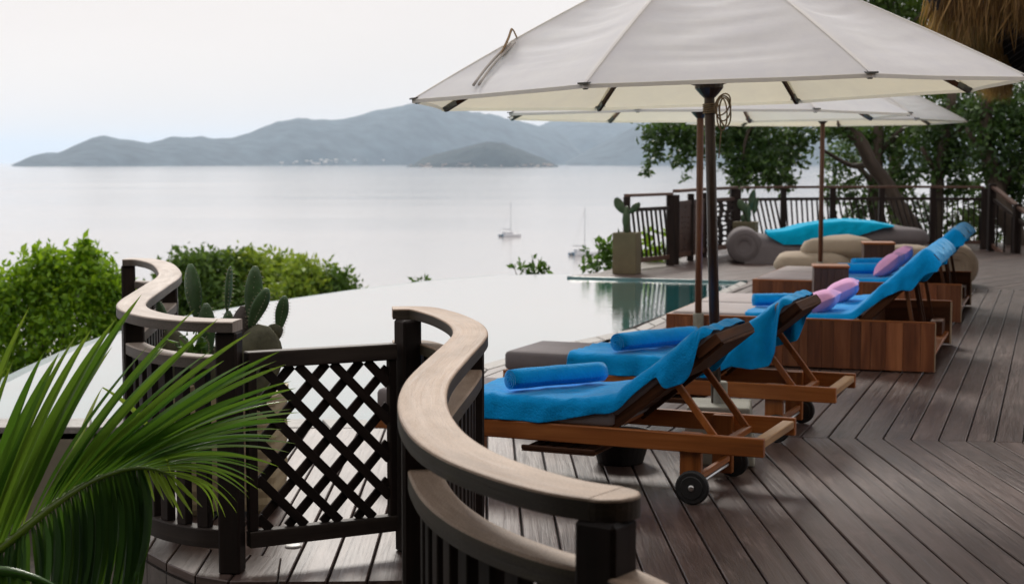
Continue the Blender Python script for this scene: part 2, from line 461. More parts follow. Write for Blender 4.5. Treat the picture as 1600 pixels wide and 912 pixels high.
ROOTM = {}
def mesh_from(name, mb, grain=None, M=None, smooth=False):
    me = bpy.data.meshes.new(name)
    vs = mb.v if M is None else [M @ p for p in mb.v]
    me.from_pydata([tuple(p) for p in vs], [], mb.f)
    uvl = me.uv_layers.new(name='UVMap')
    g = Vector(grain).normalized() if grain is not None else None
    data = np.zeros(len(me.loops) * 2, dtype=np.float32)
    for i, poly in enumerate(me.polygons):
        ls = poly.loop_start
        if i in mb.uv:
            for k, (a, c) in enumerate(mb.uv[i]): data[2 * (ls + k)] = a; data[2 * (ls + k) + 1] = c
        else:
            nrm = poly.normal; ga = g
            if ga is None:
                ga = Vector((1, 0, 0)) if abs(nrm.x) < .7 else Vector((0, 0, 1))
            t = nrm.cross(ga)
            if t.length < .3:
                ga = ga.orthogonal().normalized(); t = nrm.cross(ga)
            t.normalize()
            for k in range(poly.loop_total):
                p = me.vertices[me.loops[ls + k].vertex_index].co
                data[2 * (ls + k)] = p.dot(ga); data[2 * (ls + k) + 1] = p.dot(t)
    uvl.data.foreach_set('uv', data)
    if smooth: me.polygons.foreach_set('use_smooth', [True] * len(me.polygons))
    me.update()
    return me
def fix_normals(me):
    bm = bmesh.new(); bm.from_mesh(me); bmesh.ops.recalc_face_normals(bm, faces=bm.faces); bm.to_mesh(me); bm.free()

def obj(name, mb, mat, parent=None, grain=None, smooth=False, bevel=0.0, bseg=1, local=False, subsurf=0, solid=0.0, label=None, angle=None, fixn=True, mat2=None):
    """one mesh object; vertices are world coordinates unless local=True (coordinates of the thing)"""
    M = None
    if parent is not None and not local: M = ROOTM[parent.name].inverted()
    me = mesh_from(name, mb, None, M, smooth) if grain is None else mesh_from(name, mb, grain, M, smooth)
    if fixn: fix_normals(me)
    me.materials.append(MATS[mat])
    if mat2:
        me.materials.append(MATS[mat2])
        for fi, k in mb.mi.items(): me.polygons[fi].material_index = k
    o = bpy.data.objects.new(name, me); C.objects.link(o)
    if parent is not None:
        o.parent = parent; ROOTM[o.name] = ROOTM[parent.name]
    else: ROOTM[o.name] = Matrix.Identity(4)
    if solid:
        s = o.modifiers.new('thickness', 'SOLIDIFY'); s.thickness = solid; s.offset = 0
    if bevel:
        bv = o.modifiers.new('bevel', 'BEVEL'); bv.width = bevel; bv.segments = bseg; bv.limit_method = 'ANGLE'; bv.angle_limit = R(40)
    if subsurf:
        ss = o.modifiers.new('smooth', 'SUBSURF'); ss.levels = subsurf; ss.render_levels = subsurf
    if label: o['label'] = label
    return o
def tag(o, label=None, cat=None, group=None, kind=None):
    if label: o['label'] = label
    if cat: o['category'] = cat
    if group: o['group'] = group
    if kind: o['kind'] = kind
    return o
def thing(name, label, cat, loc=(0, 0, 0), rotz=0.0, group=None, kind=None, rot=None):
    o = bpy.data.objects.new(name, None); C.objects.link(o)
    o.empty_display_size = 0.2
    o.location = loc; o.rotation_euler = rot if rot else (0, 0, rotz)
    e = o.rotation_euler
    ROOTM[o.name] = Matrix.Translation(Vector(loc)) @ e.to_matrix().to_4x4()
    return tag(o, label, cat, group, kind)
def copy_tree(o, parent=None):
    c = o.copy(); C.objects.link(c)
    if parent is not None: c.parent = parent
    for ch in list(o.children): copy_tree(ch, c)
    return c
def place(o, loc, rotz=0.0, rot=None):
    o.location = loc; o.rotation_euler = rot if rot else (0, 0, rotz)
    ROOTM[o.name] = Matrix.Translation(Vector(loc)) @ o.rotation_euler.to_matrix().to_4x4()
def local_mb(o, mb):
    """move a builder's local coordinates into a thing's world frame"""
    M = ROOTM[o.name]; mb.v = [M @ Vector(p) for p in mb.v]; return mb

def catmull(pts, n=8):
    pts = [Vector(p) for p in pts]; out = []
    for i in range(len(pts) - 1):
        p0 = pts[max(i - 1, 0)]; p1 = pts[i]; p2 = pts[i + 1]; p3 = pts[min(i + 2, len(pts) - 1)]
        for k in range(n):
            t = k / n
            out.append(.5 * ((2 * p1) + (p2 - p0) * t + (2 * p0 - 5 * p1 + 4 * p2 - p3) * t * t + (3 * p1 - p0 - 3 * p2 + p3) * t ** 3))
    out.append(pts[-1]); return out
def resample(path, step):
    path = [Vector(p) for p in path]; out = [path[0].copy()]; acc = 0.0
    for a, b_ in zip(path, path[1:]):
        L = (b_ - a).length
        if L < 1e-9: continue
        while acc + L >= step * len(out):
            out.append(a + (b_ - a) * ((step * len(out) - acc) / L))
        acc += L
    return out
def clip_half(poly, p, nrm):
    """keep the side of the line through p where (x-p).nrm >= 0"""
    out = []
    for i in range(len(poly)):
        a = poly[i]; b_ = poly[(i + 1) % len(poly)]
        da = (a - p).dot(nrm); db = (b_ - p).dot(nrm)
        if da >= 0: out.append(a)
        if (da >= 0) != (db >= 0): out.append(a + (b_ - a) * (da / (da - db)))
    return out

def leaves(name, mat, parent, blobs, size, tint=(0.0, 1.0), clump=18, droop=0.3, aspect=0.45, label=None, jitter=.35):
    """many folded leaf faces grouped in clumps. blobs: (centre, (rx,ry,rz), number)"""
    V = []; Fc = []; T = []
    for c, rad, num in blobs:
        c = np.array(c, float); rad = np.array(rad if hasattr(rad, '__len__') else (rad,) * 3, float)
        k = max(1, num // clump)
        d = rng.normal(size=(k, 3)); d /= np.linalg.norm(d, axis=1)[:, None]
        cc = c + d * rad * (rng.random((k, 1)) ** 0.45)
        ct = rng.random(k)
        for i in range(k):
            pos = cc[i] + rng.normal(size=(clump, 3)) * rad * (jitter * .55 + .1)
            axd = rng.normal(size=(clump, 3)) + d[i] * .5; axd[:, 2] -= droop
            axd /= np.linalg.norm(axd, axis=1)[:, None]
            sd = np.cross(axd, rng.normal(size=(clump, 3))); sd /= np.linalg.norm(sd, axis=1)[:, None]
            nm = np.cross(axd, sd)
            s = size * (.6 + .8 * rng.random((clump, 1)))
            o = len(V) * 0
            base = pos; tip = pos + axd * s; mid = pos + axd * s * .45
            lf = mid + sd * s * aspect * .5 + nm * s * .1; rt = mid - sd * s * aspect * .5 + nm * s * .1
            V.append(np.stack([base, lf, tip, rt], axis=1).reshape(-1, 3))
            t = np.clip(ct[i] * .6 + rng.random(clump) * .4, 0, 1)
            T.append(t)
    if not V: return None
    V = np.concatenate(V); T = np.concatenate(T) * (tint[1] - tint[0]) + tint[0]
    if parent is not None:
        M = np.array(ROOTM[parent.name].inverted()); V = V @ M[:3, :3].T + M[:3, 3]
    nl = len(V) // 4
    me = bpy.data.meshes.new(name)
    idx = np.arange(nl) * 4
    tri = np.stack([idx, idx + 1, idx + 2, idx, idx + 2, idx + 3], axis=1).reshape(-1)
    me.vertices.add(len(V)); me.vertices.foreach_set('co', V.astype(np.float32).reshape(-1))
    me.loops.add(len(tri)); me.loops.foreach_set('vertex_index', tri.astype(np.int32))
    me.polygons.add(nl * 2); me.polygons.foreach_set('loop_start', (np.arange(nl * 2) * 3).astype(np.int32))
    me.update(calc_edges=True)
    a = me.attributes.new('tint', 'FLOAT', 'FACE'); a.data.foreach_set('value', np.repeat(T, 2).astype(np.float32))
    me.materials.append(MATS[mat]); me.validate()
    o = bpy.data.objects.new(name, me); C.objects.link(o)
    if parent is not None: o.parent = parent; ROOTM[o.name] = ROOTM[parent.name]
    else: ROOTM[o.name] = Matrix.Identity(4)
    if label: o['label'] = label
    return o

# ================================================================== SETTING: sea, hills, ground
SEA = EYE - 40.0
mb = MB()
rows = [-60, 60, 250, 700, 1600, 4000, 9000, 18000, 35000, 70000]
cols = [-30000, -9000, -3000, -800, -200, 0, 200, 800, 3000, 9000, 30000]
mb.grid([[(x, y, SEA) for x in cols] for y in rows])
tag(obj('sea', mb, 'sea_water'), kind='structure', label='calm pale sea reaching the misty horizon')

# slope below the terrace, falling to the shore
pts = []
for yy in np.linspace(-14, 115, 44):
    row = []
    for xx in np.linspace(-70, 90, 54):
        base = -2.3 - max(0.0, yy - 18) * .46 - max(0, -xx - 4) * .12
        if yy < 9 : base = max(base, -1.15)
        base += mnoise.noise(Vector((xx * .12, yy * .12, 3))) * min(1.6, .15 + max(0, yy - 14) * .05)
        row.append((xx, yy, max(base, SEA - 3)))
    pts.append(row)
tag(obj('hillside', MB().grid(pts), 'terrain_green', smooth=True), kind='structure', label='green slope falling from the terrace to the shore')
mb = MB(); mb.prism([(-9, -9), (-.5, -9), (-.5, 5.2), (-1.75, 5.9), (-1.9, 9.15), (-9, 9.15)], -1.3, -.62)
tag(obj('garden_bed', mb, 'soil'), kind='structure', label='dark garden bed below the deck edge')

def hill(name, sky_px, Y0, depth, mat, label, rough=1.0, seed=0, Yr0=None):
    """a range of hills: skyline measured in the photograph, real depth behind it"""
    nx, ny = 190, 26
    xs = np.linspace(sky_px[0][0], sky_px[-1][0], nx)
    hs = np.interp(xs, [p[0] for p in sky_px], [p[1] for p in sky_px])
    pts = []
    for j in range(ny):
        t = j / (ny - 1) * 2
        row = []
        for i in range(nx):
            Yn = Y0 if Yr0 is None else Y0 + (Yr0 - Y0) * (i / (nx - 1))
            Yr = Yn + depth * .5
            top = EYE + (252.0 - hs[i]) / F * Yr
            X = (xs[i] - 800) / F * (Yn + depth * .5 * t)
            H = top - SEA
            nz = mnoise.fractal(Vector((X * .0014, t * 2.2, seed)), .9, 2.1, 6)
            nz2 = mnoise.fractal(Vector((X * .006, t * 6, seed + 5)), .9, 2.1, 4)
            prof = math.sin(min(t, 2 - t) * math.pi / 2) ** .8
            k = 1 - abs(t - 1)
            z = SEA - 2 + H * prof + H * (nz * .30 * (1 - k * .92) + nz2 * .05 * rough * (1 - k * .3)) * min(1, 4 * (1 - abs(2 * i / (nx - 1) - 1))) * (1 if 0 < t < 2 else 0)
            row.append((X, Yn + depth * .5 * t + nz * depth * .06, z))
        pts.append(row)
    return tag(obj(name, MB().grid(pts), mat, smooth=True), label=label, kind='structure')
hill('hill', [(30, 257), (45, 250), (62, 241), (78, 238), (92, 239), (104, 236), (125, 226), (150, 215), (163, 213), (185, 218), (208, 220), (232, 224), (255, 219), (272, 214), (300, 215), (316, 214), (335, 217), (365, 216), (400, 205), (440, 190), (470, 185), (500, 188), (530, 188), (560, 183), (590, 173), (615, 170), (640, 163), (670, 164), (700, 170), (735, 176), (770, 180), (800, 188), (840, 197), (862, 202), (885, 214), (905, 235), (925, 252)], 11500, 4600, 'hazy_hill_forest', 'long range of blue misty hills across the bay', seed=2, Yr0=17500)
hill('hill', [(760, 250), (800, 222), (840, 198), (860, 190), (880, 187), (920, 187), (960, 188), (1010, 192), (1080, 196), (1160, 206), (1260, 222), (1400, 245), (1480, 255)], 20500, 4200, 'hazy_hill_forest', 'faint far ridge behind the nearer hills', seed=9)
hill('hill', [(884, 252), (905, 241), (935, 227), (965, 213), (995, 197), (1030, 186), (1080, 176), (1140, 170), (1220, 172), (1320, 190), (1440, 215), (1600, 250)], 14500, 4200, 'hazy_hill_forest', 'grey blue headland rising to the right behind the trees', seed=14)
isl = [(636, 259), (648, 256), (660, 247), (680, 241), (705, 236), (728, 230), (748, 224), (762, 222), (785, 223), (805, 231), (830, 240), (850, 247), (866, 256), (872, 259)]
hill('island', isl, 10300, 800, 'island_forest', 'small dark wooded islet with pale rocks along its shore', rough=1.6, seed=21)
mb = MB()
for i in range(46):
    px = random.uniform(640, 868); Yb = 10300 + random.uniform(-20, 60)
    c = Vector(((px - 800) / F * Yb, Yb, SEA + random.uniform(0, 16)))
    s = random.uniform(8, 22)
    for k in range(1):
        mb.add([c + Vector((random.uniform(-1, 1) * s * 1.4, random.uniform(-1, 1) * s, random.uniform(-.2, .9) * s)) for _ in range(6)],
               [(0, 1, 2), (0, 2, 3), (0, 3, 4), (0, 4, 1), (5, 2, 1), (5, 3, 2), (5, 4, 3), (5, 1, 4)])
tag(obj('shore_rock', mb, 'island_rock'), kind='stuff', label='pale boulders along the islet shore')
mb = MB()
for i in range(46):
    px = random.choice([random.gauss(512, 9), random.gauss(545, 10), random.uniform(430, 600), random.uniform(480, 700)])
    Yb = 11500 + 6000 * (px - 30) / 895 + random.uniform(40, 160); s = random.uniform(9, 18)
    X = (px - 800) / F * Yb; Z = SEA + random.uniform(2, 50)
    mb.box(X - s, X + s, Yb - s, Yb + s, Z, Z + s * 1.1)
tag(obj('shore_town', mb, 'house_white'), kind='stuff', label='scatter of pale houses along the far shore')

# ================================================================== DECK
SEAM1 = (G(1265, 683), G(1600, 690.5))
SEAM2 = (G(1522, 451), G(1600, 454))
A1, A2, A3 = R(-.9), R(19.4), R(39.7)      # plank directions, from +Y towards +X
def v2(p): return Vector((p[0], p[1]))
def seam_at(seam, x):
    a, b_ = v2(seam[0]), v2(seam[1]); t = (x - a.x) / (b_.x - a.x); return a + (b_ - a) * t
corner = v2(G(590, 669))
COP_L = v2(G(205, 668))
edge_curve = [v2(G(206, 847)), v2(G(230, 862)), v2(G(260, 879)), v2(G(305, 899)), v2(G(357, 908)), v2(G(434, 908))]
front_r = v2(G(642, 906))
rail2_out = [v2(p) for p in [(-.47, 5.5), (-.46, 5.0), (-.46, 4.5), (-.46, 4.0), (-.42, 3.55), (-.28, 3.1), (-.04, 2.72), (.3, 2.42), (.8, 2.1), (1.6, 1.7), (3.0, 1.2)]]
S1_r = seam_at(SEAM1, 7.5)
field1 = [v2(G(209, 800)), edge_curve[0]] + edge_curve[1:] + [front_r] + rail2_out + [Vector((7.5, .8)), S1_r, seam_at(SEAM1, corner.x + .35), corner, COP_L]
cop_r = [corner, v2(G(762, 578)), v2(G(880, 545)), v2(G(1005, 519)), v2(G(1090, 478)), v2(G(1168, 443))]
S2_l = seam_at(SEAM2, 3.2); S2_r = seam_at(SEAM2, 15)
far_l = v2(G(893, 431)); far_r = v2(G(1168, 438))
field2 = [seam_at(SEAM1, corner.x + .35)] + cop_r[1:] + [far_r, seam_at(SEAM2, far_r.x)] + [S2_r, Vector((15, 6)), S1_r]
field3 = [far_l, v2(G(938, 425)), v2(G(1000, 408)), v2(G(1056, 396.5)), Vector((4.6, 31.0)), Vector((9.5, 30.2)), Vector((14.5, 29.0)), Vector((17.5, 26)), Vector((17.5, 12.5)), S2_r, seam_at(SEAM2, far_r.x), far_r]

deck = tag(obj('deck', MB().prism([(p.x, p.y) for p in field1], -.16, -.034), 'underlay'), kind='structure', label='terrace of dark brown planks laid in fans')
for i, fl in enumerate((field2, field3)):
    obj('deck_frame', MB().prism([(p.x, p.y) for p in fl], -.16, -.035 - i * .003), 'underlay', deck)
def lay_boards(field, ang, pitch, gap, origin, chamfer=.004, skip=None, dz=0.0):
    d = Vector((math.sin(ang), math.cos(ang))); s = Vector((d.y, -d.x))
    cs = [(p - origin).dot(s) for p in field]
    k0, k1 = int(math.floor(min(cs) / pitch)) - 1, int(math.ceil(max(cs) / pitch)) + 1
    made = 0
    for k in range(k0, k1):
        a = origin + s * (k * pitch + gap / 2); c = origin + s * ((k + 1) * pitch - gap / 2)
        poly = clip_half(clip_half(list(field), a, s), c, -s)
        cl = []
        for p in poly:
            if not cl or (p - cl[-1]).length > .004: cl.append(p)
        if len(cl) > 2 and (cl[0] - cl[-1]).length < .004: cl.pop()
        if len(cl) < 3: continue
        ar = sum(cl[i].x * cl[(i + 1) % len(cl)].y - cl[(i + 1) % len(cl)].x * cl[i].y for i in range(len(cl))) / 2
        if abs(ar) < .012: continue
        if ar < 0: cl.reverse()
        z = dz + random.uniform(-.0012, .0012)
        mid = Vector((0, 0))
        for p in cl: mid += p
        mid /= len(cl)
        nP = len(cl); ch = chamfer
        inner = []
        for p in cl:
            side = (p - a).dot(s); w = (c - a).dot(s)
            q = p + s * (ch if side < w * .3 else (-ch if side > w * .7 else 0))
            inner.append(q)
        vs = [(p.x, p.y, z) for p in inner] + [(p.x, p.y, z - ch) for p in cl] + [(p.x, p.y, z - .026) for p in cl]
        fs = [tuple(range(nP))] + [(i, nP + i, nP + (i + 1) % nP, (i + 1) % nP) for i in range(nP)] + [(nP + i, 2 * nP + i, 2 * nP + (i + 1) % nP, nP + (i + 1) % nP) for i in range(nP)]
        obj('deck_board', MB().add(vs, fs), 'deck_wood', deck, grain=(d.x, d.y, 0), fixn=False)
        made += 1
    return made
# curved border of short radial boards at the deck's corner
inner_c = [v2(G(222, 800)), v2(G(254, 823)), v2(G(287, 843)), v2(G(330, 858)), v2(G(392, 866)), v2(G(440, 872))]
main1 = [v2(G(209, 800)), inner_c[0]] + inner_c[1:] + [v2(G(437, 908)), front_r] + rail2_out + [Vector((7.5, .8)), S1_r, seam_at(SEAM1, corner.x + .35), corner, COP_L]
n1 = lay_boards(main1, A1, .153, .009, v2(G(1294.4, 682.5)))
n2 = lay_boards(field2, A2, .1535, .009, v2(G(1294.4, 681.5)))
n3 = lay_boards(field3, A3, .1535, .007, v2(G(1522, 449)))
for i in range(5):
    a, b_, c, d_ = edge_curve[i], edge_curve[i + 1], inner_c[i + 1], inner_c[i]
    def inn(p, q, t): return p + (q - p) * t
    poly = [inn(a, b_, .02), inn(a, b_, .98), inn(d_, c, .97), inn(d_, c, .03)]
    dr = (poly[0] - poly[3]).normalized()
    obj('deck_board', MB().prism([(p.x, p.y) for p in poly], -.05, 0.001 + i * .0004), 'deck_wood', deck, grain=(dr.x, dr.y, 0), bevel=.004)
# fascia boards under the curved edge and the front
fas = [v2(G(209, 800)) + Vector((.0, .0))] + edge_curve[:] + [front_r] + rail2_out[:9]
fas = [p + Vector((.012, .016)) for p in fas]
for a, b_ in zip(fas, fas[1:]):
    n_ = Vector(((b_ - a).y, -(b_ - a).x)).normalized()
    a2 = a + (b_ - a).normalized() * .006
    obj('fascia_board', MB().prism([(a2.x, a2.y), (b_.x, b_.y), (b_.x - n_.x * -.02, b_.y - n_.y * -.02), (a2.x - n_.x * -.02, a2.y - n_.y * -.02)], -.66, -.046), 'fascia', deck, grain=(0, 0, 1))
# landing below the gate
mb = MB().prism([(-1.25, 5.78), (-.42, 5.78), (-.42, 4.6), (-.42, 2.0), (-2.2, 2.0), (-2.2, 5.2)], -.75, -.36)
tag(obj('landing', mb, 'dark_stone'), kind='structure', label='lower stone landing in front of the gate')

# ================================================================== POOL
WZ = -.035
inf_edge = [v2(G(-95, 651, WZ)), v2(G(-45, 628, WZ)), v2(G(0, 603, WZ)), v2(G(60, 573, WZ)), v2(G(120, 546, WZ)), v2(G(190, 520, WZ)), v2(G(300, 494, WZ)), v2(G(420, 473, WZ)), v2(G(565, 452, WZ)), v2(G(680, 438, WZ)), v2(G(780, 430, WZ)), v2(G(893, 428, WZ))]
near_in = [v2(G(-95, 654)), v2(G(205, 654)), v2(G(575, 656))]
right_in = [v2(G(745, 572)), v2(G(862, 540)), v2(G(992, 513)), v2(G(1082, 473.5)), v2(G(1158, 439.5))]
water_poly = inf_edge + [far_l, far_r] + right_in[::-1] + near_in[::-1]
tag(obj('water', MB().prism([(p.x, p.y) for p in water_poly], -1.1, WZ), 'pool_water'), kind='structure', label='still infinity pool mirroring the white sky')
pool = tag(obj('pool_wall', MB().prism([(p.x, p.y) for p in [v2(G(-110, 668)), v2(G(206, 668)), v2(G(206, 654)), v2(G(-110, 654))]], -1.4, -.034), 'pool_wall_paint'), kind='structure', label='plain olive side wall of the pool')
# coping stones along the near edge and the lounger side
def coping(outer, inner, n_each):
    for (a, b_), (c, d_), n_ in zip(zip(outer, outer[1:]), zip(inner, inner[1:]), n_each):
        for k in range(n_):
            t0, t1 = k / n_ + .006, (k + 1) / n_ - .006
            q = [a + (b_ - a) * t0, a + (b_ - a) * t1, c + (d_ - c) * t1, c + (d_ - c) * t0]
            obj('coping_stone', MB().prism([(p.x, p.y) for p in q], -.075, .004 + random.uniform(-.002, .002)), 'stone_coping', pool, bevel=.006)
coping([v2(G(-110, 668)), COP_L, corner], [near_in[0], near_in[1], near_in[2]], [5, 5])
coping(cop_r, [near_in[2]] + right_in, [6, 3, 4, 5, 6])
# rounded tile lip at the far end
mb = MB().tube([(p.x, p.y, -.055) for p in catmull([far_l + Vector((-.05, .02)), far_l + (far_r - far_l) * .5, far_r], 6)], .055, 10)
obj('pool_lip', mb, 'pool_tile', pool, smooth=True)
w_ = (far_r - far_l).normalized()
mb = MB().prism([(p.x, p.y) for p in [far_l + Vector((0, .0)), far_r, far_r + Vector((0, .3)), far_l + Vector((0.1, .3))]], -.5, -.012)
obj('pool_end_wall', mb, 'pool_tile', pool)
# thin overflow wall outside the infinity edge
ie = inf_edge
mb = MB()
for a, b_ in zip(ie, ie[1:]):
    n_ = Vector((-(b_ - a).y, (b_ - a).x)).normalized()
    mb.prism([(a.x, a.y), (b_.x, b_.y), (b_.x + n_.x * .12, b_.y + n_.y * .12), (a.x + n_.x * .12, a.y + n_.y * .12)], -2.2, WZ - .006)
obj('overflow_wall', mb, 'pool_tile', pool)

# ================================================================== CURVED BALUSTRADES AND GATE
RT_A, LOW_A = .99, .85
RT_B, LOW_B = 1.0, .862
RT = .965                                   # handrail top
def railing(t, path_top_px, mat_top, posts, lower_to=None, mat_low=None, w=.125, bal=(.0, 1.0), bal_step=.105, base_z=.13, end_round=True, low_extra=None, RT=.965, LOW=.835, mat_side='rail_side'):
    pts = [v2(G(x, y, RT)) for x, y in path_top_px]
    path = catmull(pts, 9)
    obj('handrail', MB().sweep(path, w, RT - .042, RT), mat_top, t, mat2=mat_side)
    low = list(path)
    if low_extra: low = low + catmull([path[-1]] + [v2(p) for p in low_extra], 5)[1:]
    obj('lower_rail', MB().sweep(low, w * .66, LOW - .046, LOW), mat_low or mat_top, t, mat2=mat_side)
    obj('bottom_rail', MB().sweep(low, w * .55, base_z - .03, base_z + .045), 'dark_paint_worn', t)
    bp = resample(low, bal_step)
    for i, p in enumerate(bp[1:-1]):
        d = (bp[i + 2] - bp[i]).normalized()
        if any((p - q).length < .075 for q in posts): continue
        b_ = MB(); s = Vector((d.y, -d.x))
        h = .019; k = .026
        q = [p + d * k + s * h, p + d * k - s * h, p - d * k - s * h, p - d * k + s * h]
        b_.prism([(v.x, v.y) for v in q], base_z + .045, LOW - .046)
        obj('baluster', b_, 'dark_paint', t, grain=(0, 0, 1), bevel=.003)
    for q in posts:
        k = min(range(len(path)), key=lambda i: (path[i] - q).length)
        d = (path[min(k + 1, len(path) - 1)] - path[max(k - 1, 0)]).normalized(); s = Vector((d.y, -d.x)); h = .043
        c = [q + d * h + s * h, q + d * h - s * h, q - d * h - s * h, q - d * h + s * h]
        obj('post', MB().prism([(v.x, v.y) for v in c], .0, RT - .042), 'dark_paint', t, grain=(0, 0, 1), bevel=.008)
    return path

A_px = [(195, 404), (225, 404.5), (252, 411), (265, 424), (262, 433), (247, 443), (226, 457), (210, 468), (205, 477), (217, 485), (250, 493), (300, 498), (340, 499.5), (371, 500)]
t = thing('curved_railing', 'S-curved dark balustrade with weathered grey handrail beside the palm frond', 'railing', (-1.5, 6.4, 0), 0, 'curved balustrades')
RT = RT_A
pa = [v2(G(x, y, RT)) for x, y in ((200, 404), (264, 431), (207, 481), (357, 500))]
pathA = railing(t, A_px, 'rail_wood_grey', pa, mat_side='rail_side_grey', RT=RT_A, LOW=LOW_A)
RT = RT_B
B_px = [(613, 480.5), (655, 480.5), (682, 486), (706, 494), (728, 506), (735, 519), (727, 532), (705, 554), (677, 583), (664, 604), (660, 628), (668, 655), (692, 684), (738, 712), (808, 738), (884, 758), (948, 768)]
t = thing('curved_railing', 'S-curved dark balustrade with broad sunlit tan handrail in the foreground', 'railing', (-.2, 4.2, 0), 0, 'curved balustrades')
pb = [v2(G(x, y, RT)) for x, y in ((637, 483), (737, 515), (655, 640), (947, 773))]
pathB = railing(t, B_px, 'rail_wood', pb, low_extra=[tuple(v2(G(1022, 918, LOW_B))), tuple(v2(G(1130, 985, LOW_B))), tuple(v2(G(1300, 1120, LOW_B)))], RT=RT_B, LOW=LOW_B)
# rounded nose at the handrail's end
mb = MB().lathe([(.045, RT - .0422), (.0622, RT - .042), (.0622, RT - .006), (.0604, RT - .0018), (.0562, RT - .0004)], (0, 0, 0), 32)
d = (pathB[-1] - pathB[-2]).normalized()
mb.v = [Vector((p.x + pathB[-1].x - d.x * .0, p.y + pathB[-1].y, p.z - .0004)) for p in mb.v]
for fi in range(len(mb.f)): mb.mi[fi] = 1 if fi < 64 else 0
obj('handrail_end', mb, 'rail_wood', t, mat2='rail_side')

# lattice gate between the two balustrades
gl = pa[3] + Vector((.07, .02)); gr = pb[0] + Vector((-.052, -.03))
gd = (gr - gl).normalized(); gn = Vector((gd.y, -gd.x)); gw = (gr - gl).length
gate = thing('lattice_gate', 'dark wooden gate with diamond lattice between the two curved balustrades', 'gate', (gl.x, gl.y, 0), math.atan2(gd.y, gd.x))
def gbox(name, x0, x1, z0, z1, y0=-.02, y1=.02, mat='dark_paint'):
    return obj(name, MB().box(x0, x1, y0, y1, z0, z1), mat, gate, grain=(1, 0, 0) if x1 - x0 > z1 - z0 else (0, 0, 1), local=True, bevel=.004)
gbox('top_bar', -.01, gw, .80, .865, -.03, .03, 'dark_paint_worn'); gbox('bottom_bar', -.01, gw, .095, .16, -.026, .026, 'dark_paint_worn')
gbox('stile', -.01, .028, .16, .80); gbox('stile', gw - .03, gw, .16, .80)
x0, x1, z0, z1 = .028, gw - .03, .16, .80
pitch = .146
def lat(sign, off, y):
    # line z = sign*(x-off)*1.12 + z0 clipped to the panel
    k = 1.05; pts_ = []
    for x in np.linspace(x0, x1, 200):
        z = z0 + sign * (x - off) * k
        if z0 - .001 <= z <= z1 + .001: pts_.append((x, z))
    if len(pts_) < 12: return
    a, c = pts_[0], pts_[-1]
    obj('lattice_slat', MB().beam((a[0], y, a[1]), (c[0], y, c[1]), .013, .037, (0, 0, 1)), 'dark_paint', gate, grain=(c[0] - a[0], 0, c[1] - a[1]), local=True, bevel=.002)
k = -8
for k in range(-8, 14):
    lat(1, x0 + k * pitch - .02, .0075); lat(-1, x0 + k * pitch + .05, -.0075)
# small round floor light under the gate
p = G(458, 854)
tag(obj('floor_light', MB().lathe([(.034, .002), (.034, .008), (.03, .011), (.012, .012)], (p.x, p.y, 0), 20), 'white_plastic', smooth=False), 'small white round disc set on the planks under the gate', 'floor light')

# ================================================================== PLANTER WITH PRICKLY PEAR BEHIND THE GATE
pc = G(431, 808); pcx, pcy = pc.x - .23, pc.y + .22
pl = thing('planter', 'square ribbed tan planter standing behind the lattice gate', 'planter', (pcx, pcy, 0))
def rsq(h, r, n=5):
    out = []
    for cx, cy, a0 in ((h - r, h - r, 0), (-h + r, h - r, 90), (-h + r, -h + r, 180), (h - r, -h + r, 270)):
        for k in range(n): a = R(a0 + 90 * k / (n - 1)); out.append((cx + r * math.cos(a), cy + r * math.sin(a)))
    return out
mb = MB(); zs = []
for i in range(17):
    z = .03 + i * .03; zs.append((z, .222 + (.004 if i % 2 else 0) + (i / 16) * .006))
o = 0; rings = [rsq(h, .05) for z, h in zs]; nr = len(rings[0])
vs = [(p[0], p[1], zs[i][0]) for i, rg in enumerate(rings) for p in rg]
fs = [(i * nr + j, i * nr + (j + 1) % nr, (i + 1) * nr + (j + 1) % nr, (i + 1) * nr + j) for i in range(16) for j in range(nr)] + [tuple(range(nr))[::-1]]
mb.add(vs, fs)
obj('body', mb, 'planter_tan', pl, local=True)
mb = MB()
ro, ri = rsq(.236, .055), rsq(.20, .04)
vs = [(p[0], p[1], .51) for p in ro] + [(p[0], p[1], .55) for p in ro] + [(p[0], p[1], .55) for p in ri] + [(p[0], p[1], .46) for p in ri]
fs = [(a * nr + j, a * nr + (j + 1) % nr, (a + 1) * nr + (j + 1) % nr, (a + 1) * nr + j) for a in range(3) for j in range(nr)]
mb.add(vs, fs + [tuple(3 * nr + j for j in range(nr))])
obj('rim', mb, 'planter_tan', pl, local=True)
obj('earth', MB().prism(rsq(.199, .04), .40, .468), 'soil', pl, local=True)
for sx in (-1, 1): obj('foot', MB().box(sx * .15 - .03, sx * .15 + .03, -.18, .18, 0, .03), 'planter_tan', pl, local=True)

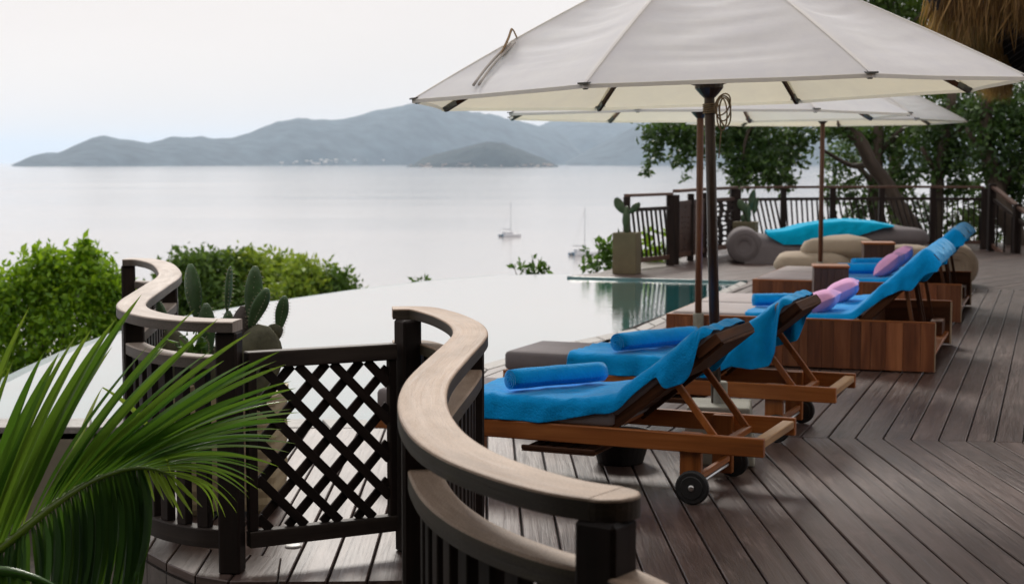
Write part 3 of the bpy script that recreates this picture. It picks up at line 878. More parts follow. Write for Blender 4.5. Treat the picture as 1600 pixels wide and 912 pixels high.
def pad(mb_, base, tip, width, thick, nrm, egg=.62, seed=0, n=12, m=12):
    """one flat cactus pad between base and tip"""
    base = Vector(base); tip = Vector(tip); ax = tip - base; L = ax.length; ax.normalize()
    nrm = Vector(nrm); nrm = (nrm - ax * nrm.dot(ax)).normalized(); sd = ax.cross(nrm)
    rows = []
    for i in range(n + 1):
        t = i / n
        tt = t ** (egg + .22); w = max(.12, (1 - abs(2 * tt - 1) ** 2.5)) ** .5 * width / 2 * (.55 + .45 * min(1, t * 1.9))
        if i == 0: w = width * .12
        if i == n: w = width * .13
        row = []
        for j in range(m):
            a = 2 * math.pi * j / m
            cx = math.cos(a) * w; cz = math.sin(a) * thick / 2 * (w / (width / 2)) ** .6
            q = base + ax * (t * L) + sd * cx + nrm * cz
            q = q + nrm * mnoise.noise(q * 9 + Vector((seed, 0, 0))) * thick * .35
            row.append(q)
        rows.append(row)
    vs = [p for r_ in rows for p in r_]
    fs = [(i * m + j, i * m + (j + 1) % m, (i + 1) * m + (j + 1) % m, (i + 1) * m + j) for i in range(n) for j in range(m)]
    fs += [tuple(range(m))[::-1], tuple(n * m + j for j in range(m))]
    mb_.add(vs, fs)
    return mb_
ca = thing('cactus', 'tall prickly pear cactus with many upright pads behind the gate', 'cactus', (pcx, pcy, .46))
CY = pcy
def cpad(bpx, tpx, wpx, thick, mat, yaw=0, dy=0.0, dy2=None, egg=.62):
    Yb = CY + dy; Yt = CY + (dy if dy2 is None else dy2)
    b_ = P(bpx[0], bpx[1], Yb); t_ = P(tpx[0], tpx[1], Yt)
    o = obj('pad', pad(MB(), b_, t_, wpx / F * Yb, thick, (math.sin(R(yaw)), -math.cos(R(yaw)), 0), egg, seed=bpx[0]), mat, ca, smooth=True)
    # little pale areoles with spines, proud of the pad
    sp = MB(); me = o.data
    for vi in range(14, len(me.vertices) - 12):
        if (vi * 7 + int(bpx[0])) % 3: continue
        v_ = me.vertices[vi]; n_ = v_.normal; a_ = n_.orthogonal().normalized(); c_ = n_.cross(a_); q = v_.co + n_ * .0008
        sp.add([q + a_ * .0022, q - a_ * .0011 + c_ * .0019, q - a_ * .0011 - c_ * .0019, q + n_ * .011 + a_ * random.uniform(-.004, .004)], [(0, 1, 3), (1, 2, 3), (2, 0, 3)])
    if thick < .055 and CY < 12: obj('spines', sp, 'straw_pale', o, local=True)['kind'] = 'stuff'
    return o
cpad((395, 640), (385, 572), 70, .05, 'cactus_old', 20, .02)
cpad((392, 628), (412, 508), 86, .06, 'cactus_old', -15, -.03)
cpad((372, 640), (374, 560), 60, .05, 'cactus_old', 10, .08)
cpad((378, 575), (381, 478), 46, .045, 'cactus_grey', 30, .03)
cpad((393, 512), (399, 416), 29, .028, 'cactus_green', 5, .02)
cpad((390, 512), (418, 451), 27, .03, 'cactus_green', 35, .0, -.02)
cpad((432, 532), (425, 506), 30, .04, 'cactus_old', 10, .04)
cpad((435, 518), (445, 462), 21, .024, 'cactus_green', 10, .04)
cpad((340, 640), (352, 545), 56, .05, 'cactus_old', -10, .05)
cpad((354, 560), (357, 485), 24, .03, 'cactus_green', 0, .05)
cpad((356, 487), (360, 416), 15.5, .024, 'cactus_green', 60, .05)
cpad((325, 640), (330, 540), 54, .05, 'cactus_old', 15, .10)
cpad((324, 560), (322, 474), 29, .03, 'cactus_green', 10, .08)
cpad((308, 500), (297, 412), 31, .024, 'cactus_green', -20, .10)
cpad((318, 560), (314, 526), 20, .03, 'cactus_green', 0, -.06)
cpad((262, 520), (246, 469), 17, .025, 'cactus_green', 10, .18)
cpad((300, 610), (264, 515), 50, .04, 'cactus_old', 15, .15)
leaves('foliage', 'leaf_plant', ca, [(P(298, 535, CY - .1), (.06, .04, .05), 18), (P(305, 550, CY - .1), (.05, .04, .05), 18)], .06, clump=6)['kind'] = 'stuff'

# ================================================================== UMBRELLAS
UR = 1.62
def canopy_z(r, rise=.80):       # height above the rim, r from 0 (hub) to 1 (rim)
    return rise * (1 - r) ** .98 + .02 * math.sin(r * math.pi)
def make_umbrella(name, label, pole_mat, seed):
    t = thing(name, label, 'umbrella', (0, 0, 0), 0, 'white canvas umbrellas along the pool')
    RZ = 1.955                                       # rim height
    rnd = random.Random(seed)
    for k in range(8):
        a0 = R(-112.5 + 45 * k); a1 = R(-112.5 + 45 * (k + 1))
        p0 = Vector((math.cos(a0), math.sin(a0))); p1 = Vector((math.cos(a1), math.sin(a1)))
        rows = []
        ni, nj = 64, 15
        for i in range(ni + 1):
            r = .015 + (1 - .015) * i / ni
            row = []
            for j in range(nj + 1):
                s = j / nj
                q = (p0 * (1 - s) + p1 * s) * r * UR
                e = 4 * s * (1 - s)
                sag = -.045 * e * math.sin(min(1, r) * math.pi)
                # drag lines and slight wrinkles in the stretched cloth
                w = mnoise.noise(Vector((r * 9 + k * 3.1, s * 1.6 + seed, seed * 2.7))) * .013 + mnoise.noise(Vector((r * 24 + k * 7.7 + s * 1.5, s * 1.8, seed * 1.3))) * .0065 + mnoise.noise(Vector((r * 52 + k * 3.7 - s * 2, s * 1.6, seed * 4.1))) * .0026
                sag += w * e * (.3 + math.sin(r * math.pi))
                pull = 1 - .020 * e * r ** 6
                row.append((q.x * pull, q.y * pull, RZ + canopy_z(r) + sag))
            rows.append(row)
        o = obj('canopy_panel', MB().grid(rows), 'canvas', t, local=True, smooth=True, fixn=False)
        hem = [(Vector(rows[-1][j])) + Vector((0, 0, -.012)) for j in range(nj + 1)]
        hm = MB()
        inn = [Vector(rows[-2][j]) * .35 + Vector(rows[-1][j]) * .65 for j in range(nj + 1)]
        vs = [tuple(p + Vector((0, 0, .013))) for p in hem] + [tuple(p + Vector((0, 0, -.006))) for p in hem]
        hm.add(vs, [(j, j + 1, nj + 2 + j, nj + 1 + j) for j in range(nj)])
        obj('hem', hm, 'canvas', o, local=True, smooth=True, fixn=False)
    for k in range(8):
        a = R(-112.5 + 45 * k); q = Vector((math.cos(a), math.sin(a)))
        sq = Vector((-q.y, q.x)) * .011; sm = []
        for i in range(15):
            r = .03 + .965 * i / 14; c_ = q * r * UR; zz = RZ + canopy_z(r) + .0035
            sm.append([(c_.x - sq.x, c_.y - sq.y, zz - .003), (c_.x, c_.y, zz), (c_.x + sq.x, c_.y + sq.y, zz - .003)])
        obj('seam', MB().grid(sm), 'canvas', t, local=True, smooth=True, fixn=False)
    for k in range(8):
        a = R(-112.5 + 45 * k); d = Vector((math.cos(a), math.sin(a), 0))
        p_in = d * .06 + Vector((0, 0, RZ + canopy_z(.03) - .05)); p_out = d * (UR * .985) + Vector((0, 0, RZ + canopy_z(.985) - .024))
        rb = obj('rib', MB().beam(p_in, p_out, .018, .028), 'pole_red' if pole_mat == 'pole_red' else 'teak_dark', t, grain=tuple(p_out - p_in), local=True, bevel=.003)
        q = d * (UR * .94) + Vector((0, 0, RZ + canopy_z(.94) - .026))
        obj('end_cap', MB().beam(q, p_out + d * .012, .027, .032), 'cap_grey', rb, local=True, bevel=.004)
        mid = p_in + (p_out - p_in) * .52 + Vector((0, 0, -.016)); low = d * .055 + Vector((0, 0, RZ + .05))
        obj('strut', MB().beam(low, mid, .014, .022), 'teak_dark', rb, grain=tuple(mid - low), local=True)
        co = d * (UR * 1.0) + Vector((0, 0, RZ + .004))
        obj('corner_tab', MB().beam(co - d * .06 + Vector((0, 0, .004)), co + d * .006, .05, .008), 'cap_grey', rb, local=True)
    obj('pole', MB().tube([(0, 0, .30), (0, 0, 1.2), (0, 0, RZ + .78)], .0275, 16), pole_mat, t, grain=(0, 0, 1), local=True, smooth=True)
    obj('runner', MB().lathe([(.03, RZ - .02), (.05, RZ), (.075, RZ + .03), (.075, RZ + .075), (.05, RZ + .085), (.03, RZ + .09)], n=16), 'pole_dark', t, local=True)
    obj('finial', MB().lathe([(.06, RZ + .79), (.06, RZ + .82), (.03, RZ + .85), (.034, RZ + .9), (.01, RZ + .93)], n=14), 'pole_dark', t, local=True, smooth=True)
    obj('top_cap', MB().lathe([(.10, RZ + .775), (.06, RZ + .815), (.03, RZ + .825)], n=16), 'canvas', t, local=True)
    return t
U = [((1.107, 8.17, 0), (0, R(-1.9), R(-4.4)), 'near', 'large off-white canvas umbrella nearest the railing, rope coiled on its pole', 'pole_dark'),
     ((1.475, 12.1, 0), (0, 0, 0), 'mid', 'off-white canvas umbrella on reddish pole beside the pool, behind the largest one', 'pole_red'),
     ((3.62, 18.0, .10), (0, 0, R(4)), 'far', 'farthest off-white umbrella on thin brown pole near the beige lounge', 'pole_red')]
umb = []
for i, (loc, rot, _, lab, pm) in enumerate(U):
    u = make_umbrella('umbrella', lab, pm, i + 1)
    place(u, loc, rot=rot); umb.append(u)
u = umb[0]
# rope coiled round the near pole
RZ = 1.955
rp = MB()
for k, (r1, r2, ox, oz, tilt) in enumerate(((.038, .065, .05, -.08, .2), (.03, .075, .058, -.10, -.25), (.042, .052, .045, -.06, .5), (.027, .085, .04, -.11, -.1))):
    pts_ = []
    for j in range(22):
        a = 2 * math.pi * j / 22
        pts_.append((ox + math.cos(a) * r1 + .02, -.045 + math.sin(a + k) * .012 - .006 * k, RZ + oz + math.sin(a) * r2 + math.cos(a) * r1 * tilt))
    rp.tube(pts_, .0042, 6, closed=True)
for k in range(5):
    pts_ = [(math.cos(a) * .034, math.sin(a) * .034, RZ - .06 - k * .011 + a * .0012) for a in np.linspace(0, 2 * math.pi, 18)]
    rp.tube(pts_, .0045, 6)
rp.tube([(.045, -.04, RZ - .06), (.055, -.045, RZ - .2), (.04, -.042, RZ - .34)], .004, 6)
obj('rope', rp, 'rope', u, local=True, smooth=True)
# tie strap lying over the left side of the near canopy
def on_canopy(ang, r, lift=.008):
    a = R(ang); q = Vector((math.cos(a), math.sin(a)))
    k = (ang + 112.5) % 45; s = R(k - 22.5); rr = r * UR * math.cos(R(22.5)) / math.cos(s)
    return Vector((q.x * rr, q.y * rr, RZ + canopy_z(r) + lift - .02))
for off in (0, 1):
    mb = MB().tube([on_canopy(216 + off * 1.6 - (.95 - r) * 46, r, .022) for r in np.linspace(.95, .69, 10)], .007, 6)
    obj('tie_strap', mb, 'strap_cloth', u, local=True, smooth=True)
lp = [on_canopy(208, .76, .02), on_canopy(206, .715, .06), on_canopy(204.5, .69, .085), on_canopy(203, .67, .07), on_canopy(202, .655, .02)]
mb = MB()
ct = catmull(lp, 5); mb.grid([[p + Vector((0, -.032, 0)), p, p + Vector((0, .032, 0))] for p in ct])
obj('strap_loop', mb, 'rope', u, local=True, solid=.006)
# concrete bases
def ubase(x, y, z, label, rz=0):
    b_ = thing('parasol_weight', label, 'parasol weight', (x, y, z), rz, 'concrete umbrella bases')
    mb = MB(); a, c = .195, .165
    mb.add([(-a, -a, 0), (a, -a, 0), (a, a, 0), (-a, a, 0), (-c, -c, .31), (c, -c, .31), (c, c, .31), (-c, c, .31)], [(3, 2, 1, 0), (4, 5, 6, 7), (0, 1, 5, 4), (1, 2, 6, 5), (2, 3, 7, 6), (3, 0, 4, 7)])
    obj('block', mb, 'concrete', b_, local=True, bevel=.012, bseg=2)
    obj('socket', MB().lathe([(.042, .31), (.042, .42), (.036, .425), (.030, .425)], n=18), 'concrete', b_, local=True, smooth=False)
    return b_
ubase(1.115, 8.17, 0, 'grey concrete block base holding the near umbrella between the first two loungers', R(-10))
ubase(1.475, 12.1, -.02, 'pale concrete base at the foot of the reddish umbrella pole', R(8))
ubase(3.62, 18.0, .0, 'concrete base of the farthest umbrella, half hidden by the platform')

# ================================================================== LOUNGERS ON WHEELS
LL, LW, LZ = 2.03, .66, .33
HX, BL, BA = 1.27, .68, R(39.5)             # hinge, back length, back angle
def on_back(s, off=0.0):                    # point s along the back, off above it (local x, z)
    return HX + math.cos(BA) * s - math.sin(BA) * off, LZ + .015 + math.sin(BA) * s + math.cos(BA) * off
def rounded_box(mb, x0, x1, y0, y1, z0, z1, r=.02, puff=.008, frame=None, nx=14, ny=8):
    """soft cushion; frame maps (x, y, z) to the thing's local coordinates"""
    top = []
    def prof(t, a, c):
        return a + (c - a) * t
    rings = [(r, z0), (0, z0 + r), (0, (z0 + z1) / 2), (0, z1 - r), (r * .35, z1 - r * .3), (r, z1)]
    def outline(ins):
        X0, X1, Y0, Y1 = x0 + ins, x1 - ins, y0 + ins, y1 - ins; c = max(.004, r * 1.2 - ins * .6); o = []
        for cx, cy, a0 in ((X1 - c, Y1 - c, 0), (X0 + c, Y1 - c, 90), (X0 + c, Y0 + c, 180), (X1 - c, Y0 + c, 270)):
            for k in range(5): a = R(a0 + 22.5 * k); o.append((cx + c * math.cos(a), cy + c * math.sin(a)))
        return o
    vs = []; n = 20
    for ins, z in rings: vs += [(x, y, z) for x, y in outline(ins)]
    cx, cy = (x0 + x1) / 2, (y0 + y1) / 2
    for f in (.7, .35): vs += [(cx + (x - cx) * f, cy + (y - cy) * f, z1 + puff * (1 - f)) for x, y in outline(r)]
    m = len(rings) + 2
    fs = [(i * n + j, i * n + (j + 1) % n, (i + 1) * n + (j + 1) % n, (i + 1) * n + j) for i in range(m - 1) for j in range(n)]
    fs += [tuple(range(n))[::-1], tuple((m - 1) * n + j for j in range(n))]
    if frame: vs = [frame(*p) for p in vs]
    return mb.add(vs, fs)
def back_frame(x, y, z):                    # cushion on the back: x along the back, z above it
    X, Z = on_back(x, z); return (X, y, Z)

def make_lounger(label):
    t = thing('sun_lounger', label, 'sun lounger', (0, 0, 0), 0, 'wheeled teak loungers')
    def B(name, x0, x1, y0, y1, z0, z1, mat='teak', g=(1, 0, 0), bev=.004, par=None):
        return obj(name, MB().box(x0, x1, y0, y1, z0, z1), mat, par or t, grain=g, local=True, bevel=bev)
    for y in (0, LW - .034): B('side_rail', 0, LL, y, y + .034, LZ - .088, LZ)
    B('end_rail', .002, .036, .035, LW - .035, LZ - .086, LZ - .003, g=(0, 1, 0))
    B('end_rail', LL - .062, LL - .004, .035, LW - .035, LZ - .05, LZ - .012, 'teak_light', (0, 1, 0))
    for x, rear in ((.30, 0), (1.67, 1)):
        for y in (.036, LW - .036 - .04):
            B('leg', x - .052, x + .052, y, y + .04, .035 if rear else .0, LZ - .002, g=(0, 0, 1))
    for i in range(11): B('slat', .05 + i * .112, .05 + i * .112 + .085, .036, LW - .036, LZ - .03, LZ - .012, g=(0, 1, 0), bev=.002)
    ax = obj('axle', MB().tube([(1.70, -.02, .082), (1.70, LW + .02, .082)], .010, 8), 'steel', t, local=True)
    B('wheel_bar', 1.70 - .014, 1.70 + .014, .08, LW - .08, .098, .128, 'teak', (0, 1, 0))
    for y0, s in ((-.042, -1), (LW + .004, 1)):
        w = MB()
        prof = [(.0, 0.0), (.052, 0.0), (.056, .004), (.072, .004), (.080, .010), (.081, .019), (.080, .028), (.072, .034), (.056, .034), (.052, .038), (.0, .038)]
        n = 28; vs = []; 
        for r_, yy in prof: vs += [(1.70 + r_ * math.cos(2 * math.pi * j / n), y0 + yy, .082 + r_ * math.sin(2 * math.pi * j / n)) for j in range(n)]
        w.add(vs, [(i * n + j, i * n + (j + 1) % n, (i + 1) * n + (j + 1) % n, (i + 1) * n + j) for i in range(len(prof) - 1) for j in range(n)])
        wh = obj('wheel', w, 'rubber', t, local=True, smooth=False)
        hy = y0 - .006 if s < 0 else y0 + .034
        hb = MB(); vs = []
        for r_, yy in ((.0, 0), (.008, 0), (.014, .003), (.016, .010)): vs += [(1.70 + r_ * math.cos(2 * math.pi * j / 14), (y0 - .008 + yy) if s < 0 else (y0 + .046 - yy), .082 + r_ * math.sin(2 * math.pi * j / 14)) for j in range(14)]
        hb.add(vs, [(i * 14 + j, i * 14 + (j + 1) % 14, (i + 1) * 14 + (j + 1) % 14, (i + 1) * 14 + j) for i in range(3) for j in range(14)])
        obj('hub_cap', hb, 'steel', wh, local=True, smooth=True)
    # pull-out side tray under the seat
    tr = B('tray', .84, 1.22, -.05, LW * .55, .196, .204, 'teak_dark')
    for y in (-.05, .30): B('tray_edge', .84, 1.22, y, y + .018, .204, .226, 'teak_dark', par=tr)
    for i in range(5): B('tray_slat', .85 + i * .073, .85 + i * .073 + .055, -.03, .30, .206, .216, 'teak_dark', (0, 1, 0), .002, par=tr)
    # tilting back
    for y in (.045, LW - .045 - .034):
        obj('back_side', MB().beam(*[(on_back(s, -.012)[0], y + .017, on_back(s, -.012)[1]) for s in (-.06, BL)], .034, .052), 'teak_dark', t, grain=(1, 0, .66), local=True, bevel=.004)
    for i in range(5):
        s = .03 + i * .098
        a, c = on_back(s, -.008), on_back(s + .076, -.008)
        obj('back_slat', MB().beam((a[0], LW / 2, a[1]), (c[0], LW / 2, c[1]), LW - .16, .016), 'teak_dark', t, grain=(0, 1, 0), local=True, bevel=.002)
    a, c = on_back(BL - .13, .0), on_back(BL + .012, .0)
    obj('head_board', MB().beam((a[0], LW / 2, a[1]), (c[0], LW / 2, c[1]), LW - .06, .05), 'teak_dark', t, grain=(0, 1, 0), local=True, bevel=.004)
    a = on_back(BL - .30, -.03); c = on_back(BL + .01, -.03)
    obj('head_panel', MB().beam((a[0], LW / 2, a[1]), (c[0], LW / 2, c[1]), LW - .10, .014), 'teak_dark', t, grain=(1, 0, .6), local=True, bevel=.002)
    for y in (.085, LW - .085):
        p0 = on_back(.37, -.035)
        obj('prop_strut', MB().beam((p0[0], y, p0[1] + .01), (1.80, y, LZ - .055), .02, .034, (1, 0, 0)), 'teak', t, grain=(0, 0, 1), local=True, bevel=.003)
    B('prop_bar', 1.785, 1.825, .07, LW - .07, LZ - .075, LZ - .045, 'teak', (0, 1, 0))
    mt = obj('mattress', rounded_box(MB(), .0, HX + .02, .018, LW - .018, LZ - .008, LZ + .112, .022, .006), 'mattress_grey', t, local=True, smooth=True)
    obj('back_cushion', rounded_box(MB(), .03, BL - .035, .03, LW - .03, .006, .086, .02, .006, back_frame), 'mattress_grey', t, local=True, smooth=True)
    return t
H1, F1 = G(1193, 686, LZ), G(580, 641, LZ)
H2, F2 = G(1306, 606, LZ), G(765, 576, LZ)
def foot_frame(H, Fp, L):
    d = (H - Fp); d.z = 0; d.normalize(); o = H - d * L
    return (o.x, o.y, 0), math.atan2(d.y, d.x)
l1 = make_lounger('nearest wheeled teak lounger, blue towel over its raised back, beside the curved handrail')
l2 = copy_tree(l1)
pos1, rz1 = foot_frame(H1, F1, LL); pos2, rz2 = foot_frame(H2, F2, LL)
place(l1, pos1, rz1); place(l2, pos2, rz2)
l2['label'] = 'second wheeled teak lounger from the handrail, bare grey mattress at its foot end'
for o, p, r_ in ((l1, pos1, rz1), (l2, pos2, rz2)):
    pass

class Frame:
    """an invisible frame of reference: nothing but a matrix"""
    def __init__(s, loc, rz): s.M = Matrix.Translation(Vector(loc)) @ Matrix.Rotation(rz, 4, 'Z')
def crease(u, v, s):
    n_ = mnoise.noise(Vector((u, v, s)))
    k = max(0.0, 1 - abs(n_) / .10); n2 = mnoise.noise(Vector((v * 1.3 + 7, u * .8, s + 3)))
    return k * k * (.4 + .6 * max(0, n2 + .3))
def towel(name, label, cat, mat, fr, prof, y0, y1, hang_n, hang_f, group=None, seed=0, ns=70, nt=40, lift=.005, wr=.0075, fold=.02, solid=.004, tip_drop=None, skew=0.0, yarc=None):
    """cloth laid along a profile of (x, z), hanging over the near side (y0) and far side (y1)"""
    pr = catmull([Vector((a, 0, c)) for a, c in prof], 8)
    pr = resample(pr, sum((b_ - a).length for a, b_ in zip(pr, pr[1:])) / ns * .999)
    n = len(pr); W = y1 - y0; rows = []
    for i, p in enumerate(pr):
        s = i / (n - 1)
        hn = hang_n(s); hf = hang_f(s); tot = hn + W + hf
        d = (pr[min(i + 1, n - 1)] - pr[max(i - 1, 0)]).normalized(); nm = Vector((-d.z, 0, d.x))
        row = []
        for j in range(nt + 1):
            c = -hn + tot * j / nt
            w = mnoise.noise(Vector((s * 7 + seed, c * 5, seed * 3.3))) * wr + mnoise.noise(Vector((s * 19 + seed, c * 13, seed))) * wr * .45 - abs(mnoise.noise(Vector((s * 6 + c * 5 + seed, c * 9 - s * 7, seed * 2.1)))) * wr * 1.3 * (.3 + s) + (crease(s * 3.2 + c * 2.2, c * 3.4 - s * 2.5, seed) + .7 * crease(s * 7 - c * 2, c * 2.2 + s, seed + 9)) * wr * 2.0
            if 0 <= c <= W:
                e = min(c, W - c); rr = .018
                drop = 0 if e > rr else (rr - math.sqrt(max(0, rr * rr - (rr - e) ** 2)))
                q = p + nm * (lift + w - drop); y = y0 + c
            else:
                h = -c if c < 0 else c - W
                k = min(1, h / .10)
                fw = math.sin(s * 52 + seed * 1.7 + h * 4) * fold * k * (.4 + .6 * mnoise.noise(Vector((s * 5, seed, 1))))
                out = .010 + .012 * k + fw + w
                q = p + nm * (lift * .4 - .018) + Vector((0, 0, -h))
                q.x += h * .10 * math.sin(s * 11 + seed)
                y = (y0 - out) if c < 0 else (y1 + out)
            row.append(fr.M @ Vector((q.x + skew * c * c, y, q.z)))
        rows.append(row)
    o = obj(name, MB().grid(rows), mat, None, smooth=True, solid=solid, fixn=False, subsurf=1)
    return tag(o, label, cat, group)
def lerp_fn(pts): 
    xs = [a for a, _ in pts]; ys = [c for _, c in pts]
    return lambda s: float(np.interp(s, xs, ys))
def back_prof(x_from, s_to, ztop, cush=.086, blend=.16):
    a = [(x_from, ztop), ((x_from + HX) / 2, ztop + .002), (HX - .22, ztop + .002), (HX - .08, ztop + .022)]
    for s in np.linspace(.10, BL - .06, 6): 
        X, Z = on_back(s, cush + .006); a.append((X, Z))
    for s, o in ((BL - .026, cush - .002), (BL - .006, cush - .040), (BL + .002, .036)): a.append(on_back(s, o))
    return a
fr1, fr2 = Frame(pos1, rz1), Frame(pos2, rz2)
towel('towel', 'blue towel spread over seat and raised back of the nearest lounger', 'towel', 'towel_blue', fr1, back_prof(.46, .72, LZ + .118), .018, LW - .018,
      lerp_fn([(0, .105), (.2, .10), (.32, .105), (.44, .07), (.56, .06), (.68, .05), (.77, .055), (.82, .16), (.90, .20), (.935, .17), (.95, .05), (1, .0)]), lerp_fn([(0, .1), (.6, .08), (.88, .2), (1, .05)]), 'blue towels over the wheeled loungers', 2, fold=.018)
towel('towel', 'blue towel with a deep hanging corner on the second wheeled lounger', 'towel', 'towel_blue', fr2, back_prof(.42, .72, LZ + .118), .018, LW - .018,
      lerp_fn([(0, .105), (.35, .10), (.5, .09), (.6, .12), (.70, .15), (.78, .24), (.87, .30), (.915, .25), (.935, .06), (1, .0)]), lerp_fn([(0, .1), (.6, .08), (.9, .25), (1, .1)]), 'blue towels over the wheeled loungers', 5, fold=.024)
def towel_roll(label, c, ang, L, rad, mat='towel_blue', seed=0, group='rolled blue towels'):
    """a towel rolled up: one spiral sheet with the coil open at both ends"""
    a = Vector((math.cos(ang), math.sin(ang), 0)); s = Vector((-a.y, a.x, 0)); up = Vector((0, 0, 1))
    turns = 4.2; n = 110; mb = MB(); rows = []
    for i in range(n + 1):
        t = i / n; th = t * turns * 2 * math.pi + 2.2; r_ = rad * (.10 + .90 * t)
        row = []
        for j in range(13):
            u = (j / 12 - .5)
            edge = (1 - abs(u * 2)) ; rr = r_ * (1 - .05 * (abs(u * 2) ** 8)) * (1 + .05 * mnoise.noise(Vector((u * 4 + seed, th * .4, seed))) + .03 * mnoise.noise(Vector((u * 13 + seed, th * 1.1, seed))))
            off = (t - .6) * .012 * (1 if u > 0 else -1) * -abs(u * 2) ** 4
            flat = 1 - .10 * max(0, -math.sin(th))
            row.append(Vector(c) + a * (u * L + off) + s * math.cos(th) * rr * 1.04 + up * math.sin(th) * rr * flat)
        rows.append(row)
    mb.grid(rows)
    o = obj('towel_roll', mb, mat, None, smooth=True, solid=rad * .16, fixn=False)
    return tag(o, label, 'towel roll', group)
c = G(864, 600, LZ + .175); e1, e2 = G(797, 611, LZ + .128), G(940, 598, LZ + .128)
dv = e2 - e1
towel_roll('rolled blue towel lying on the nearest lounger seat', (e1 + e2) / 2 + Vector((0, 0, .055)), math.atan2(dv.y, dv.x), dv.length * 1.02, .056, seed=1)
e1, e2 = G(963, 551, LZ + .128), G(1085, 538, LZ + .128); dv = e2 - e1
towel_roll('rolled blue towel on the second wheeled lounger', (e1 + e2) / 2 + Vector((0, 0, .058)), math.atan2(dv.y, dv.x), dv.length, .060, seed=4)

# dark tub on the planks behind the nearest lounger
p = G(972, 729)
tb = thing('tub', 'dark tapered plastic tub standing under the nearest lounger', 'tub', (p.x, p.y + .13, 0))
obj('body', MB().lathe([(.115, .0), (.122, .004), (.165, .15), (.172, .152), (.172, .168), (.160, .168), (.155, .15), (.11, .03)], n=28), 'rubber', tb, local=True, smooth=False)

# ================================================================== WOODEN DAYBEDS
DX, DY, DH = 2.08, 1.96, .385
def dbk(s, off=0.0):
    return 1.50 + math.cos(R(43)) * s - math.sin(R(43)) * off, DH + .01 + math.sin(R(43)) * s + math.cos(R(43)) * off
DBL = .72
def make_daybed(label):
    t = thing('daybed', label, 'daybed', (0, 0, 0), 0, 'wooden double daybeds by the pool')
    def B(name, x0, x1, y0, y1, z0, z1, mat='teak', g=(1, 0, 0), bev=.003, par=None):
        return obj(name, MB().box(x0, x1, y0, y1, z0, z1), mat, par or t, grain=g, local=True, bevel=bev)
    for side, y0, y1, yc in (('near', .012, .034, 0.0), ('far', DY - .034, DY - .012, DY - .012)):
        sp = B('side_panel', .012, DX - .012, y0, y1, .02, DH - .004, 'teak_dark')
        x = 0.0; i = 0
        rnd = random.Random(3 if side == 'near' else 4)
        while x < DX - .02:
            w = min(rnd.choice([.062, .075, .09, .11, .13]), DX - x)
            if DX - x - w < .03: w = DX - x
            B('plank', x + .0012, x + w - .0012, yc, yc + .012, .012, DH - .006, 'teak_clad', (0, 0, 1), .0015, par=sp)
            x += w; i += 1
        B('top_edge', 0, DX, min(y0, yc), max(y1, yc + .012), DH - .006, DH + .006, 'teak', par=sp)
        B('end_edge', DX - .012, DX + .002, min(y0, yc), max(y1, yc + .012), .012, DH - .006, 'teak_grey', (0, 0, 1), par=sp)
    fp = B('foot_panel', .012, .032, .036, DY - .036, .02, DH - .004, 'teak_dark', (0, 1, 0))
    y = .036; rnd = random.Random(8)
    while y < DY - .05:
        w = min(rnd.choice([.075, .09, .11, .13]), DY - .036 - y)
        B('plank', .0, .012, y + .001, y + w - .001, .012, DH - .006, 'teak_clad', (0, 0, 1), .0015, par=fp); y += w
    B('top_edge', .0, .032, .036, DY - .036, DH - .006, DH + .005, 'teak', (0, 1, 0), par=fp)
    for i in range(13): B('deck_slat', .04 + i * .113, .04 + i * .113 + .10, .036, DY - .036, DH - .075, DH - .055, 'teak_dark', (0, 1, 0), .002)
    B('floor_panel', 1.5, DX - .02, .036, DY - .036, .10, .125, 'teak', (0, 1, 0))
    B('head_block', 1.93, 2.03, .06, .42, .127, .245, 'teak_dark', (0, 1, 0)); B('head_block', 1.93, 2.03, DY - .42, DY - .06, .127, .245, 'teak_dark', (0, 1, 0))
    B('centre_wall', 1.48, 1.515, .036, DY - .036, .127, DH - .08, 'teak_dark', (0, 1, 0))
    for y0 in (.06, DY / 2 + .03):
        y1 = y0 + DY / 2 - .09
        obj('mattress', rounded_box(MB(), .035, 1.50, y0, y1, DH - .054, DH + .022, .018, .006), 'mattress_light', t, local=True, smooth=True)
        bk = obj('backrest', MB().beam(*[(dbk(s, -.03)[0], (y0 + y1) / 2, dbk(s, -.03)[1]) for s in (0, DBL)], y1 - y0 - .03, .03), 'teak_dark', t, grain=(1, 0, .8), local=True, bevel=.004)
        for yy in (y0 + .03, y1 - .03):
            obj('back_side', MB().beam(*[(dbk(s, -.036)[0], yy, dbk(s, -.036)[1]) for s in (-.03, DBL + .03)], .034, .062), 'teak_dark', bk, grain=(1, 0, .8), local=True, bevel=.004)
            p0 = dbk(.42, -.06)
            obj('prop_strut', MB().beam((p0[0], yy + (.03 if yy < (y0 + y1) / 2 else -.03), p0[1]), (1.93, yy + (.03 if yy < (y0 + y1) / 2 else -.03), .20), .018, .030, (1, 0, 0)), 'teak_dark', bk, grain=(0, 0, 1), local=True, bevel=.002)
        def bf(x, y, z):
            X, Z = dbk(x, z); return (X, y, Z)
        obj('back_cushion', rounded_box(MB(), .02, DBL - .02, y0 + .01, y1 - .01, -.012, .06, .018, .006, bf), 'mattress_light', t, local=True, smooth=True)
    return t
nf3, nh3 = G(1032, 493, DH), G(1462, 505.0, DH)
nf4, nh4 = G(1161, 440, DH + .01), G(1503, 443.5, DH + .01)
d1 = make_daybed('nearer wooden double daybed of striped vertical planks, its foot end beside the pool')
d2 = copy_tree(d1); d2['label'] = 'farther wooden double daybed between the square box table and the beige lounge'
frd = []
